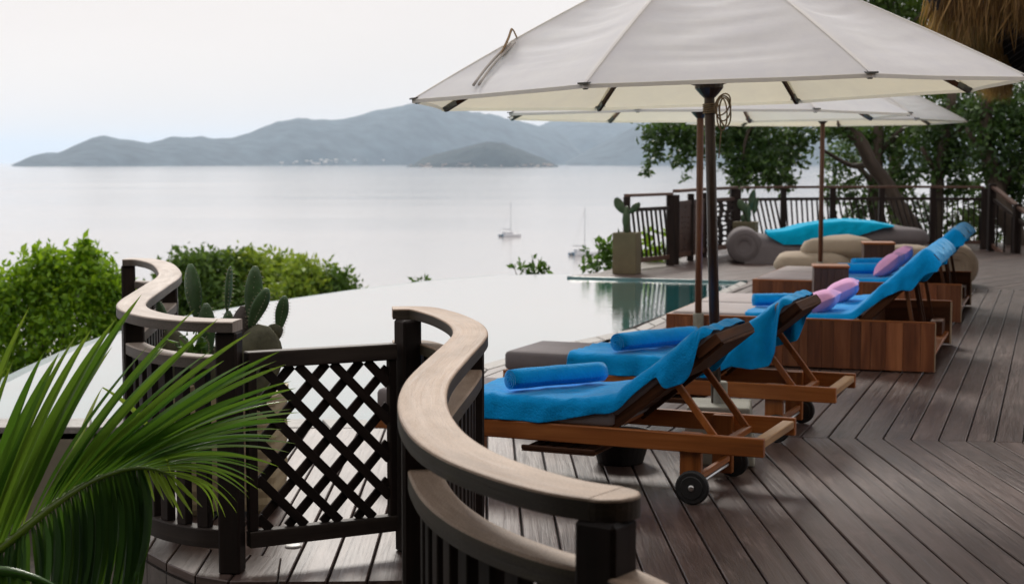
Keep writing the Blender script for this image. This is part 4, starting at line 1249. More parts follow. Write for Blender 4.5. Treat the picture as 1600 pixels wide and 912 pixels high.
for o, nf, nh in ((d1, nf3, nh3), (d2, nf4, nh4)):
    d = Vector((math.cos(A2), -math.sin(A2), 0))
    loc = (nh.x - d.x * DX, nh.y - d.y * DX, 0.0); rz = math.atan2(d.y, d.x)
    place(o, loc, rz); frd.append(Frame(loc, rz))
def day_prof(x_from, s_to):
    z = DH + .030
    a = [(x_from, z), (1.0 if x_from < .9 else x_from + .12, z), (1.32, z + .004), (1.45, z + .03)]
    for s in np.linspace(.10, DBL - .05, 6): a.append(dbk(s, .07))
    for s, o in ((DBL + .005, .062), (DBL + .028, .02), (DBL + .03, -.06), (DBL + .012, -.10)): a.append(dbk(s, o))
    return a
day_lab = [('nearer daybed, near seat', 'nearer daybed, far seat'), ('farther daybed, near seat', 'farther daybed, far seat')]
for di, fr in enumerate(frd):
    for si, y0 in enumerate((.06, DY / 2 + .03)):
        y1 = y0 + DY / 2 - .09
        towel('towel', 'blue towel draped over seat and raised back of the ' + day_lab[di][si], 'towel', 'towel_blue', fr, day_prof(.62, .56), y0, y1,
              lerp_fn([(0, .012), (.3, .02), (.5, .05), (.66, .08), (.76, .14), (.84, .24), (.90, .20), (1, .05)]), lerp_fn([(0, .01), (.5, .03), (.85, .12), (1, .04)]), 'blue towels over the daybeds', di * 7 + si * 3 + 1, fold=.02, ns=60, nt=34)
def cushion(label, fr, c, size, tilt, yaw, mat='pink_cloth', seed=0):
    mb = MB(); n = 14; rows = []
    Mx = fr.M @ Matrix.Translation(Vector(c)) @ Matrix.Rotation(yaw, 4, 'Z') @ Matrix.Rotation(-tilt, 4, 'Y')
    for sgn in (1, -1):
        g = []
        for i in range(n + 1):
            row = []
            for j in range(n + 1):
                u, v = i / n * 2 - 1, j / n * 2 - 1
                h = ((1 - u * u) * (1 - v * v)) ** .42 * size[2] * .5
                pin = 1 - .07 * (1 - abs(u) ** 2) * abs(v) ** 3; pin2 = 1 - .07 * (1 - abs(v) ** 2) * abs(u) ** 3
                h += mnoise.noise(Vector((u * 2, v * 2, seed))) * .006 * (1 - u * u) * (1 - v * v)
                row.append(Mx @ Vector((u * size[0] / 2 * pin2, v * size[1] / 2 * pin, h * sgn)))
            g.append(row)
        if sgn < 0: g = g[::-1]
        mb.grid(g)
    o = obj('cushion', mb, mat, None, smooth=True, fixn=False)
    return tag(o, label, 'cushion', 'pink scatter cushions on the daybeds')
cl_ = ['pink cushion leaning on the blue back of the nearer daybed, near seat', 'pink cushion on the nearer daybed, just behind the larger pink one',
       'pink cushion on the farther daybed, near seat', 'pink cushion topmost on the farther daybed, far seat']
cushion(cl_[0], frd[0], (1.16, .34, DH + .10), (.33, .42, .18), R(24), 0, seed=1)
cushion(cl_[1], frd[0], (1.22, 1.22, DH + .12), (.33, .42, .18), R(28), R(6), seed=2)
cushion(cl_[2], frd[1], (1.34, .40, DH + .16), (.33, .42, .18), R(40), R(-4), seed=3)
cushion(cl_[3], frd[1], (1.36, 1.32, DH + .18), (.33, .42, .18), R(40), R(3), seed=4)
def on_day(fr, x, y, z): return fr.M @ Vector((x, y, z))
ang3 = math.atan2((nh3 - nf3).y, (nh3 - nf3).x)
towel_roll('rolled blue towel on the nearer daybed, behind the second wheeled lounger', on_day(frd[0], .80, .55, DH + .09), ang3 + R(20), .42, .055, seed=6)
towel_roll('rolled blue towel on the farther daybed, in front of its pink cushions', on_day(frd[1], 1.02, .40, DH + .105), ang3 + R(15), .42, .062, seed=7)
towel_roll('rolled blue towel on the far seat of the farther daybed', on_day(frd[1], 1.05, 1.32, DH + .105), ang3 + R(24), .42, .062, seed=8)

# box tables
def box_table(label, x0px, x1px, y_top, Y, top=.62):
    a, c = P(x0px, y_top, Y), P(x1px, y_top, Y); w = c.x - a.x
    t = thing('side_table', label, 'side table', ((a.x + c.x) / 2, Y + w / 2, 0), R(-8), 'box side tables between the daybeds')
    h = w / 2 - .01
    bd = obj('body', MB().box(-h + .014, h - .014, -h + .014, h - .014, .0, top - .025), 'underlay', t, local=True)
    k = 5
    for f in range(4):
        M4 = Matrix.Rotation(f * math.pi / 2, 4, 'Z')
        for i in range(k):
            y0 = -h + (2 * h) * i / k + .001; y1 = -h + (2 * h) * (i + 1) / k - .001
            if i == 0: y0 = -h + .0145
            mb = MB().box(h - .013, h, y0, y1, .004, top - .027); mb.v = [M4 @ p for p in mb.v]
            obj('plank', mb, 'brown_gate', bd, grain=(0, 0, 1), local=True, bevel=.0015)
    obj('table_top', MB().box(-h - .008, h + .008, -h - .008, h + .008, top - .024, top), 'teak', t, local=True, grain=(1, 0, 0), bevel=.004)
    return t
box_table('square box table between the two daybeds, nearer and lower in view', 1275, 1332, 413, 14.43)
box_table('square box table beside the pink cushions and beige lounge', 1353, 1403, 379, 18.55)

# ================================================================== SOFT LOUNGES
def lounge(label, mat, loc, rz, L, flip=1, hump=.42, pads=()):
    """a long floor lounge: a stuffed roll at one end, a soft body that swells and dips"""
    t = thing('floor_lounge', label, 'floor lounge', loc, rz, 'stuffed floor lounges')
    r_ = .275; wd = .95
    # roll with visible end seams
    prof = [(.0, .012), (.045, .006), (.10, .010), (.108, .0), (.19, .0), (.198, .008), (.235, -.002), (.262, .03), (r_, .07), (r_, wd / 2), (r_, wd - .07), (.262, wd - .03), (.235, wd + .002), (.19, wd), (.0, wd - .01)]
    n = 32; vs = []
    for rr, yy in prof: vs += [(flip * rr * math.cos(2 * math.pi * j / n), yy, r_ + rr * math.sin(2 * math.pi * j / n)) for j in range(n)]
    mb = MB().add(vs, [(i * n + j, i * n + (j + 1) % n, (i + 1) * n + (j + 1) % n, (i + 1) * n + j) for i in range(len(prof) - 1) for j in range(n)])
    obj('head_roll', mb, mat, t, local=True, smooth=True)
    for yy in (-.002,):
        ring = [(flip * .195 * math.cos(a), yy, r_ + .195 * math.sin(a)) for a in np.linspace(0, 2 * math.pi, 30)[:-1]]
        ring2 = [(flip * .105 * math.cos(a), yy + .004, r_ + .105 * math.sin(a)) for a in np.linspace(0, 2 * math.pi, 30)[:-1]]
        obj('piping', MB().tube(ring, .007, 6, closed=True).tube(ring2, .006, 6, closed=True), mat, t, local=True, smooth=True)
    rows = []
    for i in range(41):
        s = i / 40; x = s * L
        top = float(np.interp(s, [0, .1, .3, .55, .75, .92, 1], [.50, .47, .36, .38, .46, .40, .10]))
        row = []
        for j in range(17):
            a = math.pi * j / 16
            y = wd / 2 - math.cos(a) * wd / 2 * (1 if 0 < j < 16 else 1)
            z = top * (math.sin(a) ** .38)
            z += mnoise.noise(Vector((x * 3, y * 3, L))) * .025 * math.sin(a) - abs(mnoise.noise(Vector((x * 5 + y * 2, y * 3, L * 2)))) * .018 * math.sin(a)
            row.append((flip * x, y * (1 - .1 * s * s) + .05 * s * s, max(.0, z)))
        rows.append(row)
    obj('body', MB().grid(rows), mat, t, local=True, smooth=True)
    for (x0, x1, z, h, y0) in pads:
        obj('cushion_pad', rounded_box(MB(), x0, x1, y0, y0 + .8, z, z + h, h * .42, h * .22, lambda x, y, z: (flip * x, y, z + mnoise.noise(Vector((x * 2, y * 2, L))) * .04 - abs(mnoise.noise(Vector((x * 4 + y * 3, y * 4, L)))) * .02 * (1 if z > .3 else 0))), mat, t, local=True, smooth=True)
    return t
g0 = G(1163, 412)
lg = lounge('grey floor lounge with round rolled end, bright cyan throw on top', 'bag_grey', (g0.x, g0.y, 0), R(-7), 2.75, 1, pads=((1.45, 2.85, .22, .33, .06),))
b0 = G(1497, 452)
lb = lounge('beige stuffed floor lounge behind the farther daybed', 'bag_beige', (b0.x, b0.y + .1, 0), R(-14), 2.15, -1, pads=((1.0, 1.95, .30, .30, .1), (1.3, 2.28, .12, .28, -.1), (.2, .9, .28, .22, .1)))
# cyan throw over the grey lounge
frg = Frame((g0.x, g0.y, 0), R(-7))
towel('throw', 'bright cyan throw spread over the grey floor lounge', 'throw', 'towel_cyan', frg, [(.34, .49), (.6, .51), (.9, .59), (1.25, .65), (1.6, .675), (1.95, .655), (2.3, .60)], .03, .92,
      lerp_fn([(0, .03), (.14, .2), (.35, .30), (.62, .29), (.78, .17), (.92, .04), (1, .0)]), lambda s: .15, None, 21, fold=.012, wr=.011, ns=60, nt=40)

# ================================================================== FAR BALUSTRADE, GATE, PLANTERS
FR_H = 1.12
def far_panel(t, a, c, lean, n_bal, mat_top='rail_red', drop=0.0, h=FR_H):
    a = Vector(a); c = Vector(c)
    def at(s, z): 
        p = a + (c - a) * s; return Vector((p.x, p.y, z - drop * s))
    obj('handrail', MB().beam(at(0, h - .02), at(1, h - .02), .11, .045), mat_top, t, grain=tuple(c - a), bevel=.006)
    obj('lower_rail', MB().beam(at(0, h - .235), at(1, h - .235), .05, .055), 'dark_paint_worn', t, grain=tuple(c - a), bevel=.004)
    obj('bottom_rail', MB().beam(at(0, .13), at(1, .13), .05, .07), 'rail_red', t, grain=tuple(c - a), bevel=.004)
    d = (c - a).normalized()
    for i in range(n_bal):
        s = (i + .8) / (n_bal + .6)
        lo = at(s, .165) + d * lean * .5; hi = at(s, h - .262) - d * lean * .5
        obj('baluster', MB().beam(lo, hi, .030, .024), 'dark_paint', t, grain=(0, 0, 1))
def far_post(t, p, h=FR_H - .04, w=.10):
    obj('post', MB().box(p[0] - w / 2, p[0] + w / 2, p[1] - w / 2, p[1] + w / 2, 0, h), 'dark_paint', t, grain=(0, 0, 1), bevel=.006)
ra0, ra1 = P(979, 380, 22.6), P(1047, 380, 23.7); ra0.z = ra1.z = 0
ta = thing('far_railing', 'short dark railing with slanted bars behind the square cactus planter', 'railing', tuple(ra0), 0, 'far terrace railings')
far_panel(ta, ra0, ra1, .16, 9); far_post(ta, ra0); far_post(ta, ra1, w=.12)
# open gate leaf (brown) and pierced panel
gb0 = P(1056, 380, 23.9); gb1 = P(1100, 380, 25.6); gb2 = P(1148, 380, 26.9)
for q in (gb0, gb1, gb2): q.z = 0
tg = thing('far_gate', 'brown terrace gate with pierced pebble-hole panel beyond the umbrella poles', 'gate', tuple(gb0), 0)
def pierced(name, a, c, z0, z1, nx, nz, mat, shrink, thick=.03, seed=1, skip=0.0):
    rnd = random.Random(seed); mb = MB()
    g = [[((i + (rnd.uniform(-.30, .30) if 0 < i < nx else 0)) / nx, (j + (rnd.uniform(-.30, .30) if 0 < j < nz else 0)) / nz) for j in range(nz + 1)] for i in range(nx + 1)]
    def W(u, v): 
        p = a + (c - a) * u; return (p.x, p.y, z0 + (z1 - z0) * v)
    for i in range(nx):
        for j in range(nz):
            q = [g[i][j], g[i + 1][j], g[i + 1][j + 1], g[i][j + 1]]
            cx = sum(p[0] for p in q) / 4; cz = sum(p[1] for p in q) / 4
            if rnd.random() < skip:
                mb.add([W(*p) for p in q], [(0, 1, 2, 3)]); continue
            out = []; inn = []
            for k in range(4):
                p, r_ = q[k], q[(k + 1) % 4]
                for t_ in (0, .5):
                    u = (p[0] + (r_[0] - p[0]) * t_, p[1] + (r_[1] - p[1]) * t_); out.append(u)
                    f = shrink * (.80 if t_ == 0 else 1.0); inn.append((cx + (u[0] - cx) * f, cz + (u[1] - cz) * f))
            mb.add([W(*p) for p in out] + [W(*p) for p in inn], [(k, (k + 1) % 8, 8 + (k + 1) % 8, 8 + k) for k in range(8)])
    return obj(name, mb, mat, tg, grain=(0, 0, 1), solid=thick)
pierced('gate_leaf', gb0, gb1, .16, .92, 9, 9, 'brown_gate', .34, .03, 4, .45)
pierced('pierced_panel', gb1, gb2, .16, .92, 4, 9, 'dark_paint', .66, .03, 8)
for a, c in ((gb0, gb1), (gb1, gb2)):
    obj('top_bar', MB().beam(a + Vector((0, 0, .95)), c + Vector((0, 0, .95)), .05, .06), 'brown_gate', tg, grain=tuple(c - a))
    obj('handrail', MB().beam(a + Vector((0, 0, FR_H + .02)), c + Vector((0, 0, FR_H + .02)), .12, .05), 'rail_red', tg, grain=tuple(c - a), bevel=.006)
    obj('bottom_bar', MB().beam(a + Vector((0, 0, .13)), c + Vector((0, 0, .13)), .05, .08), 'rail_red', tg, grain=tuple(c - a))
for q in (gb0, (gb0 + gb1) / 2, gb1): far_post(tg, q)
obj('post', MB().box(gb2.x - .09, gb2.x + .09, gb2.y - .09, gb2.y + .09, 0, FR_H), 'dark_paint', tg, grain=(0, 0, 1), bevel=.006)
# long far railing
C_px = [(1158, 27.6), (1223, 28.0), (1300, 28.2), (1376, 28.3), (1456, 28.3), (1536, 28.0)]
cp = [P(x, 380, Y) for x, Y in C_px]
for q in cp: q.z = 0
tc_ = thing('far_railing', 'long dark railing with slanted bars in front of the trees', 'railing', tuple(cp[0]), 0, 'far terrace railings')
for (a, c), ln, nb in zip(zip(cp, cp[1:]), (.20, .06, .16, .22, .02), (8, 9, 8, 9, 9)): far_panel(tc_, a, c, ln, nb, h=1.15)
for q in cp[1:]: far_post(tc_, q, h=1.11)
# stair railing going down behind
s0, s1 = P(1548, 380, 27.4), P(1640, 380, 26.0); s0.z = s1.z = 0
ts = thing('stair_railing', 'dark stair railing sloping down at the far edge under the trees', 'railing', tuple(s0), 0)
far_panel(ts, s0, s1, .0, 7, drop=.75, h=1.18)
far_post(ts, s0, 1.2, .12); q = s0 + (s1 - s0) * .45; obj('post', MB().box(q.x - .06, q.x + .06, q.y - .06, q.y + .06, -.5, .86), 'dark_paint', ts, grain=(0, 0, 1))

def square_planter(label, x0, x1, xm, ybot, ytop, Y, group='square olive planters with cactus'):
    a = P(x0, ybot, Y); c = P(x1, ybot, Y); w = (c.x - a.x) / 1.22; h = P(x0, ytop, Y).z
    t = thing('planter', label, 'planter', ((a.x + c.x) / 2, Y + w * .6, 0), R(-18), group)
    k = w / 2
    mb = MB().add([(-k, -k, 0), (k, -k, 0), (k, k, 0), (-k, k, 0), (-k, -k, h), (k, -k, h), (k, k, h), (-k, k, h), (-k + .04, -k + .04, h), (k - .04, -k + .04, h), (k - .04, k - .04, h), (-k + .04, k - .04, h), (-k + .04, -k + .04, h - .06), (k - .04, -k + .04, h - .06), (k - .04, k - .04, h - .06), (-k + .04, k - .04, h - .06)],
        [(3, 2, 1, 0), (0, 1, 5, 4), (1, 2, 6, 5), (2, 3, 7, 6), (3, 0, 4, 7), (4, 5, 9, 8), (5, 6, 10, 9), (6, 7, 11, 10), (7, 4, 8, 11), (8, 9, 13, 12), (9, 10, 14, 13), (10, 11, 15, 14), (11, 8, 12, 15)])
    obj('body', mb, 'planter_olive', t, local=True, bevel=.008)
    obj('earth', MB().box(-k + .041, k - .041, -k + .041, k - .041, h - .3, h - .05), 'soil', t, local=True)
    return t, h
p1, h1 = square_planter('olive square planter at the pool end holding a three-pad cactus', 958, 1004, 972, 427, 364, 21.75)
p2, h2 = square_planter('olive square planter half hidden behind the grey lounge roll', 1146, 1189, 1164, 404, 347, 25.2)
ca = thing('cactus', 'small cactus with two ears in the planter at the pool end', 'cactus', (p1.location.x, p1.location.y, h1 - .05)); CY = p1.location.y
cpad((979, 366), (978, 324), 14, .07, 'cactus_far', 30, 0, egg=.5); cpad((974, 333), (962, 309), 15.5, .05, 'cactus_far', 5, 0); cpad((983, 333), (1000, 317), 12, .05, 'cactus_far', 10, 0)
cpad((975, 345), (981, 322), 10, .06, 'cactus_far', 60, .03)
mb = MB().tube([P(967, 366, CY), P(966, 357, CY)], [.02, .006], 6); obj('sprout', mb, 'cactus_far', ca)
ca = thing('cactus', 'leafy cactus clump in the planter behind the grey lounge', 'cactus', (p2.location.x, p2.location.y, h2 - .05)); CY = p2.location.y
cpad((1169, 350), (1168, 318), 11, .08, 'cactus_far', 10, 0, egg=.5); cpad((1172, 330), (1178, 296), 13, .05, 'cactus_far', 20, .02); cpad((1164, 332), (1155, 312), 13, .05, 'cactus_far', 0, -.03); cpad((1177, 335), (1184, 308), 10, .05, 'cactus_far', 40, .04); cpad((1162, 348), (1160, 335), 9, .05, 'cactus_far', 40, -.05)

# ================================================================== THATCHED PAVILION ROOF (right) AND UNSEEN VILLA SHAPED TO BLOCK SKY BEHIND THE CAMERA
e_dir = Vector((math.sin(A2), math.cos(A2), 0)); e_nrm = Vector((e_dir.y, -e_dir.x, 0))      # nrm points right, under the roof
EZ = 3.0
e0 = P(1458, -10, 13.2); e0.z = EZ
rf = thing('thatched_pavilion', 'dark underside of a thatched pavilion roof with ragged golden straw edge', 'pavilion', tuple(e0))
Lr, Wr, Hr = 14.0, 3.3, 2.3
A_ = e0; B_ = e0 + e_dir * Lr; Cc = B_ + e_nrm * 2 * Wr; D_ = e0 + e_nrm * 2 * Wr
r0 = e0 + e_dir * Wr + e_nrm * Wr + Vector((0, 0, Hr)); r1 = B_ - e_dir * Wr + e_nrm * Wr + Vector((0, 0, Hr))
up = Vector((0, 0, .26))
for nm, q in (('thatch', [A_, B_, r1, r0]), ('thatch', [B_, Cc, r1]), ('thatch', [Cc, D_, r0, r1]), ('thatch', [D_, A_, r0])):
    obj(nm, MB().add([p + up for p in q] + [p + Vector((0, 0, .05)) for p in q], [tuple(range(len(q))), tuple(range(2 * len(q) - 1, len(q) - 1, -1))] + [(i, len(q) + i, len(q) + (i + 1) % len(q), (i + 1) % len(q)) for i in range(len(q))]), 'thatch', rf)
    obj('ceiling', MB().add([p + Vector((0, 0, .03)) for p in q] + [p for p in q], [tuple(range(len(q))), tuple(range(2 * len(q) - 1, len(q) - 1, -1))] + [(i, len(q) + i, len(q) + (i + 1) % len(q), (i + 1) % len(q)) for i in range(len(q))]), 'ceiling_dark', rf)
for a, c in ((A_, r0), (B_, r1)):
    for k in range(1): obj('rafter', MB().beam(a + Vector((0, 0, -.07)), c + Vector((0, 0, -.07)), .09, .12), 'ceiling_dark', rf)
for k in range(1, 12):
    p = A_ + e_dir * (Lr * k / 12); w = min(1, min(k / 12 * Lr, Lr - k / 12 * Lr) / Wr)
    obj('rafter', MB().beam(p + Vector((0, 0, -.06)), p + e_nrm * Wr * w + Vector((0, 0, Hr * w - .06)), .07, .10), 'ceiling_dark', rf)
def straw_fringe(name, a, c, n, ln, par, depth=.30):
    V = []; T = []
    for i in range(n):
        t = random.random(); p = a + (c - a) * t + e_nrm * random.uniform(-.05, depth) + Vector((0, 0, random.uniform(-.02, .22)))
        L = ln * random.uniform(.5, 1.25); d = Vector((random.gauss(0, .12), random.gauss(0, .12), -1)) + (-e_nrm if name == 'straw_edge' else Vector()) * random.uniform(-.05, .25)
        s = Vector((random.gauss(0, 1), random.gauss(0, 1), 0)).normalized() * .006
        q = p + d * L; mid = p + d * L * .5 + Vector((random.gauss(0, .012), random.gauss(0, .012), 0))
        V += [p - s, p + s, mid + s * .8, q, mid - s * .8]; T.append(random.random())
    me = bpy.data.meshes.new(name); M = ROOTM[par.name].inverted()
    me.from_pydata([tuple(M @ v) for v in V], [], [(5 * i, 5 * i + 1, 5 * i + 2, 5 * i + 3, 5 * i + 4) for i in range(n)])
    at = me.attributes.new('tint', 'FLOAT', 'FACE'); at.data.foreach_set('value', T)
    me.materials.append(MATS['straw']); o = bpy.data.objects.new(name, me); C.objects.link(o); o.parent = par; o['kind'] = 'stuff'
    return o
straw_fringe('straw_edge', A_, B_, 9000, .40, rf); straw_fringe('straw_edge', A_, A_ + e_nrm * 3.2, 3200, .42, rf)
for k, (s, o_) in enumerate(((.3, 1.4), (6.5, 1.4), (12.5, 1.4))):
    p = A_ + e_dir * (s + .6) + e_nrm * (o_ + 1.6)
    obj('column', MB().tube([(p.x, p.y, 0), (p.x, p.y, EZ + 1.1)], .12, 12), 'pole_dark', rf)

vl = thing('unseen_villa', 'unseen dark timber house behind the viewer, wall and thatched roof shaped to block sky light', 'unseen_villa', (0, -6, 0))
obj('wall', MB().box(-14, 16, -8.2, -8.0, -1.2, 9.9), 'unseen_villa_wall', vl)  # out of view, carried up to the roof to shut out sky light
obj('blocker_wing', MB().box(7.8, 8.0, -8.0, 5.5, -1.2, 3.4), 'unseen_villa_wall', vl)  # side wall added out of view to cut sky light from the right
q = [Vector((-16, 2.5, 3.05)), Vector((18, 2.5, 3.05)), Vector((18, -8.5, 10.5)), Vector((-16, -8.5, 10.5))]
obj('roof', MB().add([p + Vector((0, 0, .3)) for p in q] + q, [(0, 1, 2, 3), (7, 6, 5, 4), (0, 4, 5, 1), (1, 5, 6, 2), (2, 6, 7, 3), (3, 7, 4, 0)]), 'thatch', vl)  # unseen overhang brought forward to darken the sides facing the viewer
tag(obj('villa_terrace', MB().box(-14, 16, -8.0, .6, -.9, -.35), 'dark_stone'), kind='structure', label='stone terrace in front of the unseen house')

# ================================================================== TREES AND SHRUBS
def tree(label, mat, Y, base, limbs, blobs, size, num_k=1.0, name='tree', group=None, tint=(0, 1), spread=1.0, cat='tree', droop=.35):
    """base: (px, py) foot of the trunk; limbs: lists of (px, py, radius px); blobs: (px, py, rx px, ry px, weight)"""
    b_ = P(base[0], base[1], Y)
    t = thing(name, label, cat, tuple(b_), 0, group)
    mb = MB()
    for lb in limbs:
        pts_ = catmull([P(x, y, Y + dy) for x, y, r_, dy in lb], 4)
        rad = np.interp(np.linspace(0, 1, len(pts_)), np.linspace(0, 1, len(lb)), [r_ * Y / F for x, y, r_, dy in lb])
        for i in range(1, len(pts_) - 1): pts_[i] = pts_[i] + Vector((mnoise.noise(pts_[i] * 1.7), 0, mnoise.noise(pts_[i] * 1.3 + Vector((5, 0, 0))))) * rad[i] * .6
        mb.tube(pts_, list(rad), 9)
    obj('trunk', mb, 'bark', t, grain=(0, 0, 1), smooth=True)
    bl = []
    for x, y, rx, ry, wgt, dy in blobs:
        k = Y / F
        bl.append((tuple(P(x, y, Y + dy)), (rx * k, max(rx, ry) * k * spread, ry * k), int(rx * ry * wgt * num_k * (2.0 if y > 275 and Y < 40 else 1.3))))
    leaves('crown', mat, t, bl, size, tint, 14, droop, .5)
    return t
# leaning tree whose boughs hang over the far railing
tree('leaning tree whose leafy boughs hang in strands over the far railing', 'leaf_tree', 30.0, (1462, 440),
     [[(1462, 440, 14, 0), (1432, 372, 13, 0), (1396, 305, 12, 0), (1362, 255, 11, 0), (1325, 200, 10, 0), (1280, 150, 7, 0), (1210, 150, 4, 0), (1120, 175, 2, 0)],
      [(1362, 255, 7, 0), (1330, 260, 4, .4), (1280, 230, 2, .6)], [(1280, 150, 5, 0), (1180, 190, 3, -.3), (1160, 250, 1.5, -.3)],
      [(1210, 152, 4, 0), (1080, 190, 2.4, 0), (1040, 220, 1.2, 0)]],
     [(1032, 208, 28, 20, .55, 0), (1022, 238, 14, 18, .35, 0), (1010, 262, 8, 12, .35, 0), (1065, 205, 30, 24, .55, 0), (1062, 245, 14, 16, .35, 0), (1072, 272, 7, 12, .3, 0), (1095, 215, 26, 32, .5, 0), (1140, 205, 36, 32, .65, .3), (1180, 220, 38, 38, .65, 0), (1150, 258, 26, 26, .5, 0), (1195, 262, 34, 28, .5, -.2), (1215, 282, 22, 18, .35, 0), (1160, 285, 18, 12, .3, 0), (1225, 225, 30, 34, .5, .3), (1252, 205, 22, 18, .35, 0), (1248, 250, 16, 14, .25, 0), (1290, 200, 30, 18, .4, 0), (1330, 195, 30, 20, .4, 0)], .125)
tree('dark evergreen behind the middle umbrella, foliage down to the railing', 'leaf_tree', 32.0, (1384, 455),
     [[(1388, 455, 13, 0), (1378, 380, 12, 0), (1368, 300, 11, 0), (1372, 220, 9, 0), (1385, 130, 6, 0)], [(1368, 290, 6, 0), (1330, 250, 3, 0)], [(1370, 240, 6, 0), (1420, 190, 3, 0)]],
     [(1318, 250, 26, 34, .38, 0), (1310, 300, 22, 22, .28, 0), (1332, 335, 16, 22, .25, 0), (1345, 215, 34, 26, .5, .4), (1380, 225, 40, 34, .55, .3), (1395, 280, 26, 26, .28, 0), (1420, 210, 36, 34, .55, .5), (1425, 270, 26, 30, .3, 0), (1405, 318, 20, 18, .2, 0), (1350, 290, 20, 18, .22, 0), (1345, 320, 22, 12, .22, 0), (1440, 320, 18, 16, .2, 0)], .12)
tree('dense dark tree under the far tip of the umbrellas', 'leaf_tree', 31.0, (1470, 450),
     [[(1462, 450, 12, 0), (1460, 380, 11, 0), (1466, 300, 10, 0), (1478, 220, 9, 0), (1490, 120, 6, 0)], [(1470, 280, 5, 0), (1440, 230, 3, 0)], [(1476, 230, 5, 0), (1510, 190, 3, 0)]],
     [(1455, 215, 32, 38, .6, .3), (1490, 190, 36, 40, .65, .2), (1500, 240, 34, 34, .55, 0), (1470, 265, 28, 26, .4, 0), (1520, 160, 34, 28, .6, .4), (1480, 305, 22, 18, .22, 0), (1510, 290, 24, 20, .25, .2), (1460, 340, 18, 22, .25, .3), (1500, 350, 22, 22, .3, .4)], .12)
tree('broad dark tree beneath the thatched eave at the edge of the view', 'leaf_tree', 29.5, (1590, 440),
     [[(1602, 440, 18, 0), (1585, 370, 17, 0), (1560, 300, 15, 0), (1545, 240, 12, 0), (1540, 150, 8, 0)], [(1560, 300, 8, 0), (1600, 240, 5, 0)], [(1548, 250, 7, 0), (1510, 200, 3, 0)]],
     [(1545, 175, 36, 34, .6, .2), (1580, 150, 36, 28, .6, .4), (1600, 195, 38, 40, .6, 0), (1555, 225, 34, 32, .55, 0), (1590, 260, 34, 34, .5, 0), (1540, 270, 26, 24, .35, 0), (1580, 300, 28, 22, .35, .2), (1530, 320, 20, 20, .25, 0), (1610, 320, 24, 26, .35, 0), (1565, 350, 20, 20, .2, .3), (1640, 230, 50, 60, .5, 0)], .12)
tree('tall tree filling the gap above the big umbrella beside the straw eave', 'leaf_tree_light', 33.0, (1400, 470),
     [[(1404, 470, 13, 0), (1402, 330, 11, 0), (1398, 200, 9, 0), (1395, 80, 7, 0), (1390, -40, 4, 0)], [(1397, 110, 5, 0), (1360, 40, 3, 0)], [(1396, 70, 4, 0), (1440, 20, 2, 0)]],
     [(1340, 10, 34, 26, .6, 0), (1385, 20, 34, 30, .6, 0), (1420, 45, 34, 34, .6, .3), (1375, -25, 50, 30, .5, 0), (1440, 90, 34, 34, .5, .2), (1470, 130, 34, 30, .5, 0), (1440, 0, 40, 36, .5, .5), (1310, -20, 30, 24, .4, 0)], .13)
for i, (x, y, rx, ry, Y) in enumerate(((1450, 385, 26, 22, 31.5), (1497, 378, 26, 26, 31.0), (1350, 372, 20, 20, 32.5), (1560, 385, 30, 24, 30.8), (1405, 352, 24, 26, 31.8), (1528, 345, 24, 28, 31.2))):
    lab = ['bright green shrub behind the far railing, between two dark trunks', 'bright shrub behind the far railing above the last blue pillow', 'small green shrub behind the far railing beside the cyan throw', 'green undergrowth behind the stair railing', 'leafy shrub behind the far railing between the leaning trunk and the dark upright one', 'leafy shrub behind the far railing next to its corner post'][i]
    b_ = P(x, y + 60, Y); t = thing('shrub', lab, 'shrub', tuple(b_), 0, 'shrubs beyond the far railing')
    obj('stem', MB().tube([b_, P(x + 3, y + 20, Y), P(x, y - 5, Y)], [.05, .035, .015], 6), 'bark', t)
    leaves('foliage', 'leaf_tree_light', t, [(tuple(P(x, y, Y)), (rx * Y / F, rx * Y / F, ry * Y / F), 320)], .12, (0.2, 1), 12)

# lush bush left of the pool
Yb = 21.0
b_ = P(90, 700, Yb); bush = thing('bush', 'bright green leafy bush beyond the pool edge behind the palm', 'bush', tuple(b_))
mb = MB()
for k in range(7):
    x = 20 + k * 28 + random.uniform(-8, 8)
    mb.tube(catmull([P(90 + (x - 90) * .3, 700, Yb), P(x, 600, Yb + random.uniform(-.2, .2)), P(x + random.uniform(-14, 14), 460, Yb)], 4), [.05, .045, .04, .035, .03, .025, .02, .015, .01], 6)
obj('stem', mb, 'bark', bush)
bl = []
for x, y, rx, ry, n_ in ((20, 450, 40, 34, 420), (5, 500, 40, 44, 420), (62, 430, 34, 36, 420), (100, 440, 38, 40, 480), (140, 440, 36, 40, 480), (172, 455, 26, 40, 400), (60, 490, 50, 44, 760), (40, 600, 60, 40, 500), (110, 590, 60, 34, 460), (175, 555, 34, 30, 380), (120, 500, 56, 50, 620), (170, 510, 34, 44, 420), (30, 550, 46, 36, 380), (90, 560, 60, 36, 420), (130, 405, 16, 20, 130), (132, 386, 7, 14, 42), (152, 400, 6, 12, 28), (75, 405, 20, 16, 130), (-40, 470, 40, 50, 400), (-40, 550, 50, 50, 300), (195, 470, 14, 40, 150)):
    k = Yb / F; bl.append((tuple(P(x, y, Yb + random.uniform(-.15, .25))), (rx * k, rx * k * 1.3, ry * k), int(n_ * 2.2)))
leaves('leaf_spray', 'leaf_bush', bush, [(c_, r_, max(12, n_ // 9)) for c_, r_, n_ in bl], .15, (.35, 1), 6, .1, .42, jitter=.4)
leaves('foliage', 'leaf_bush', bush, bl, .085, (0, 1), 12, .1, .5, jitter=.3)

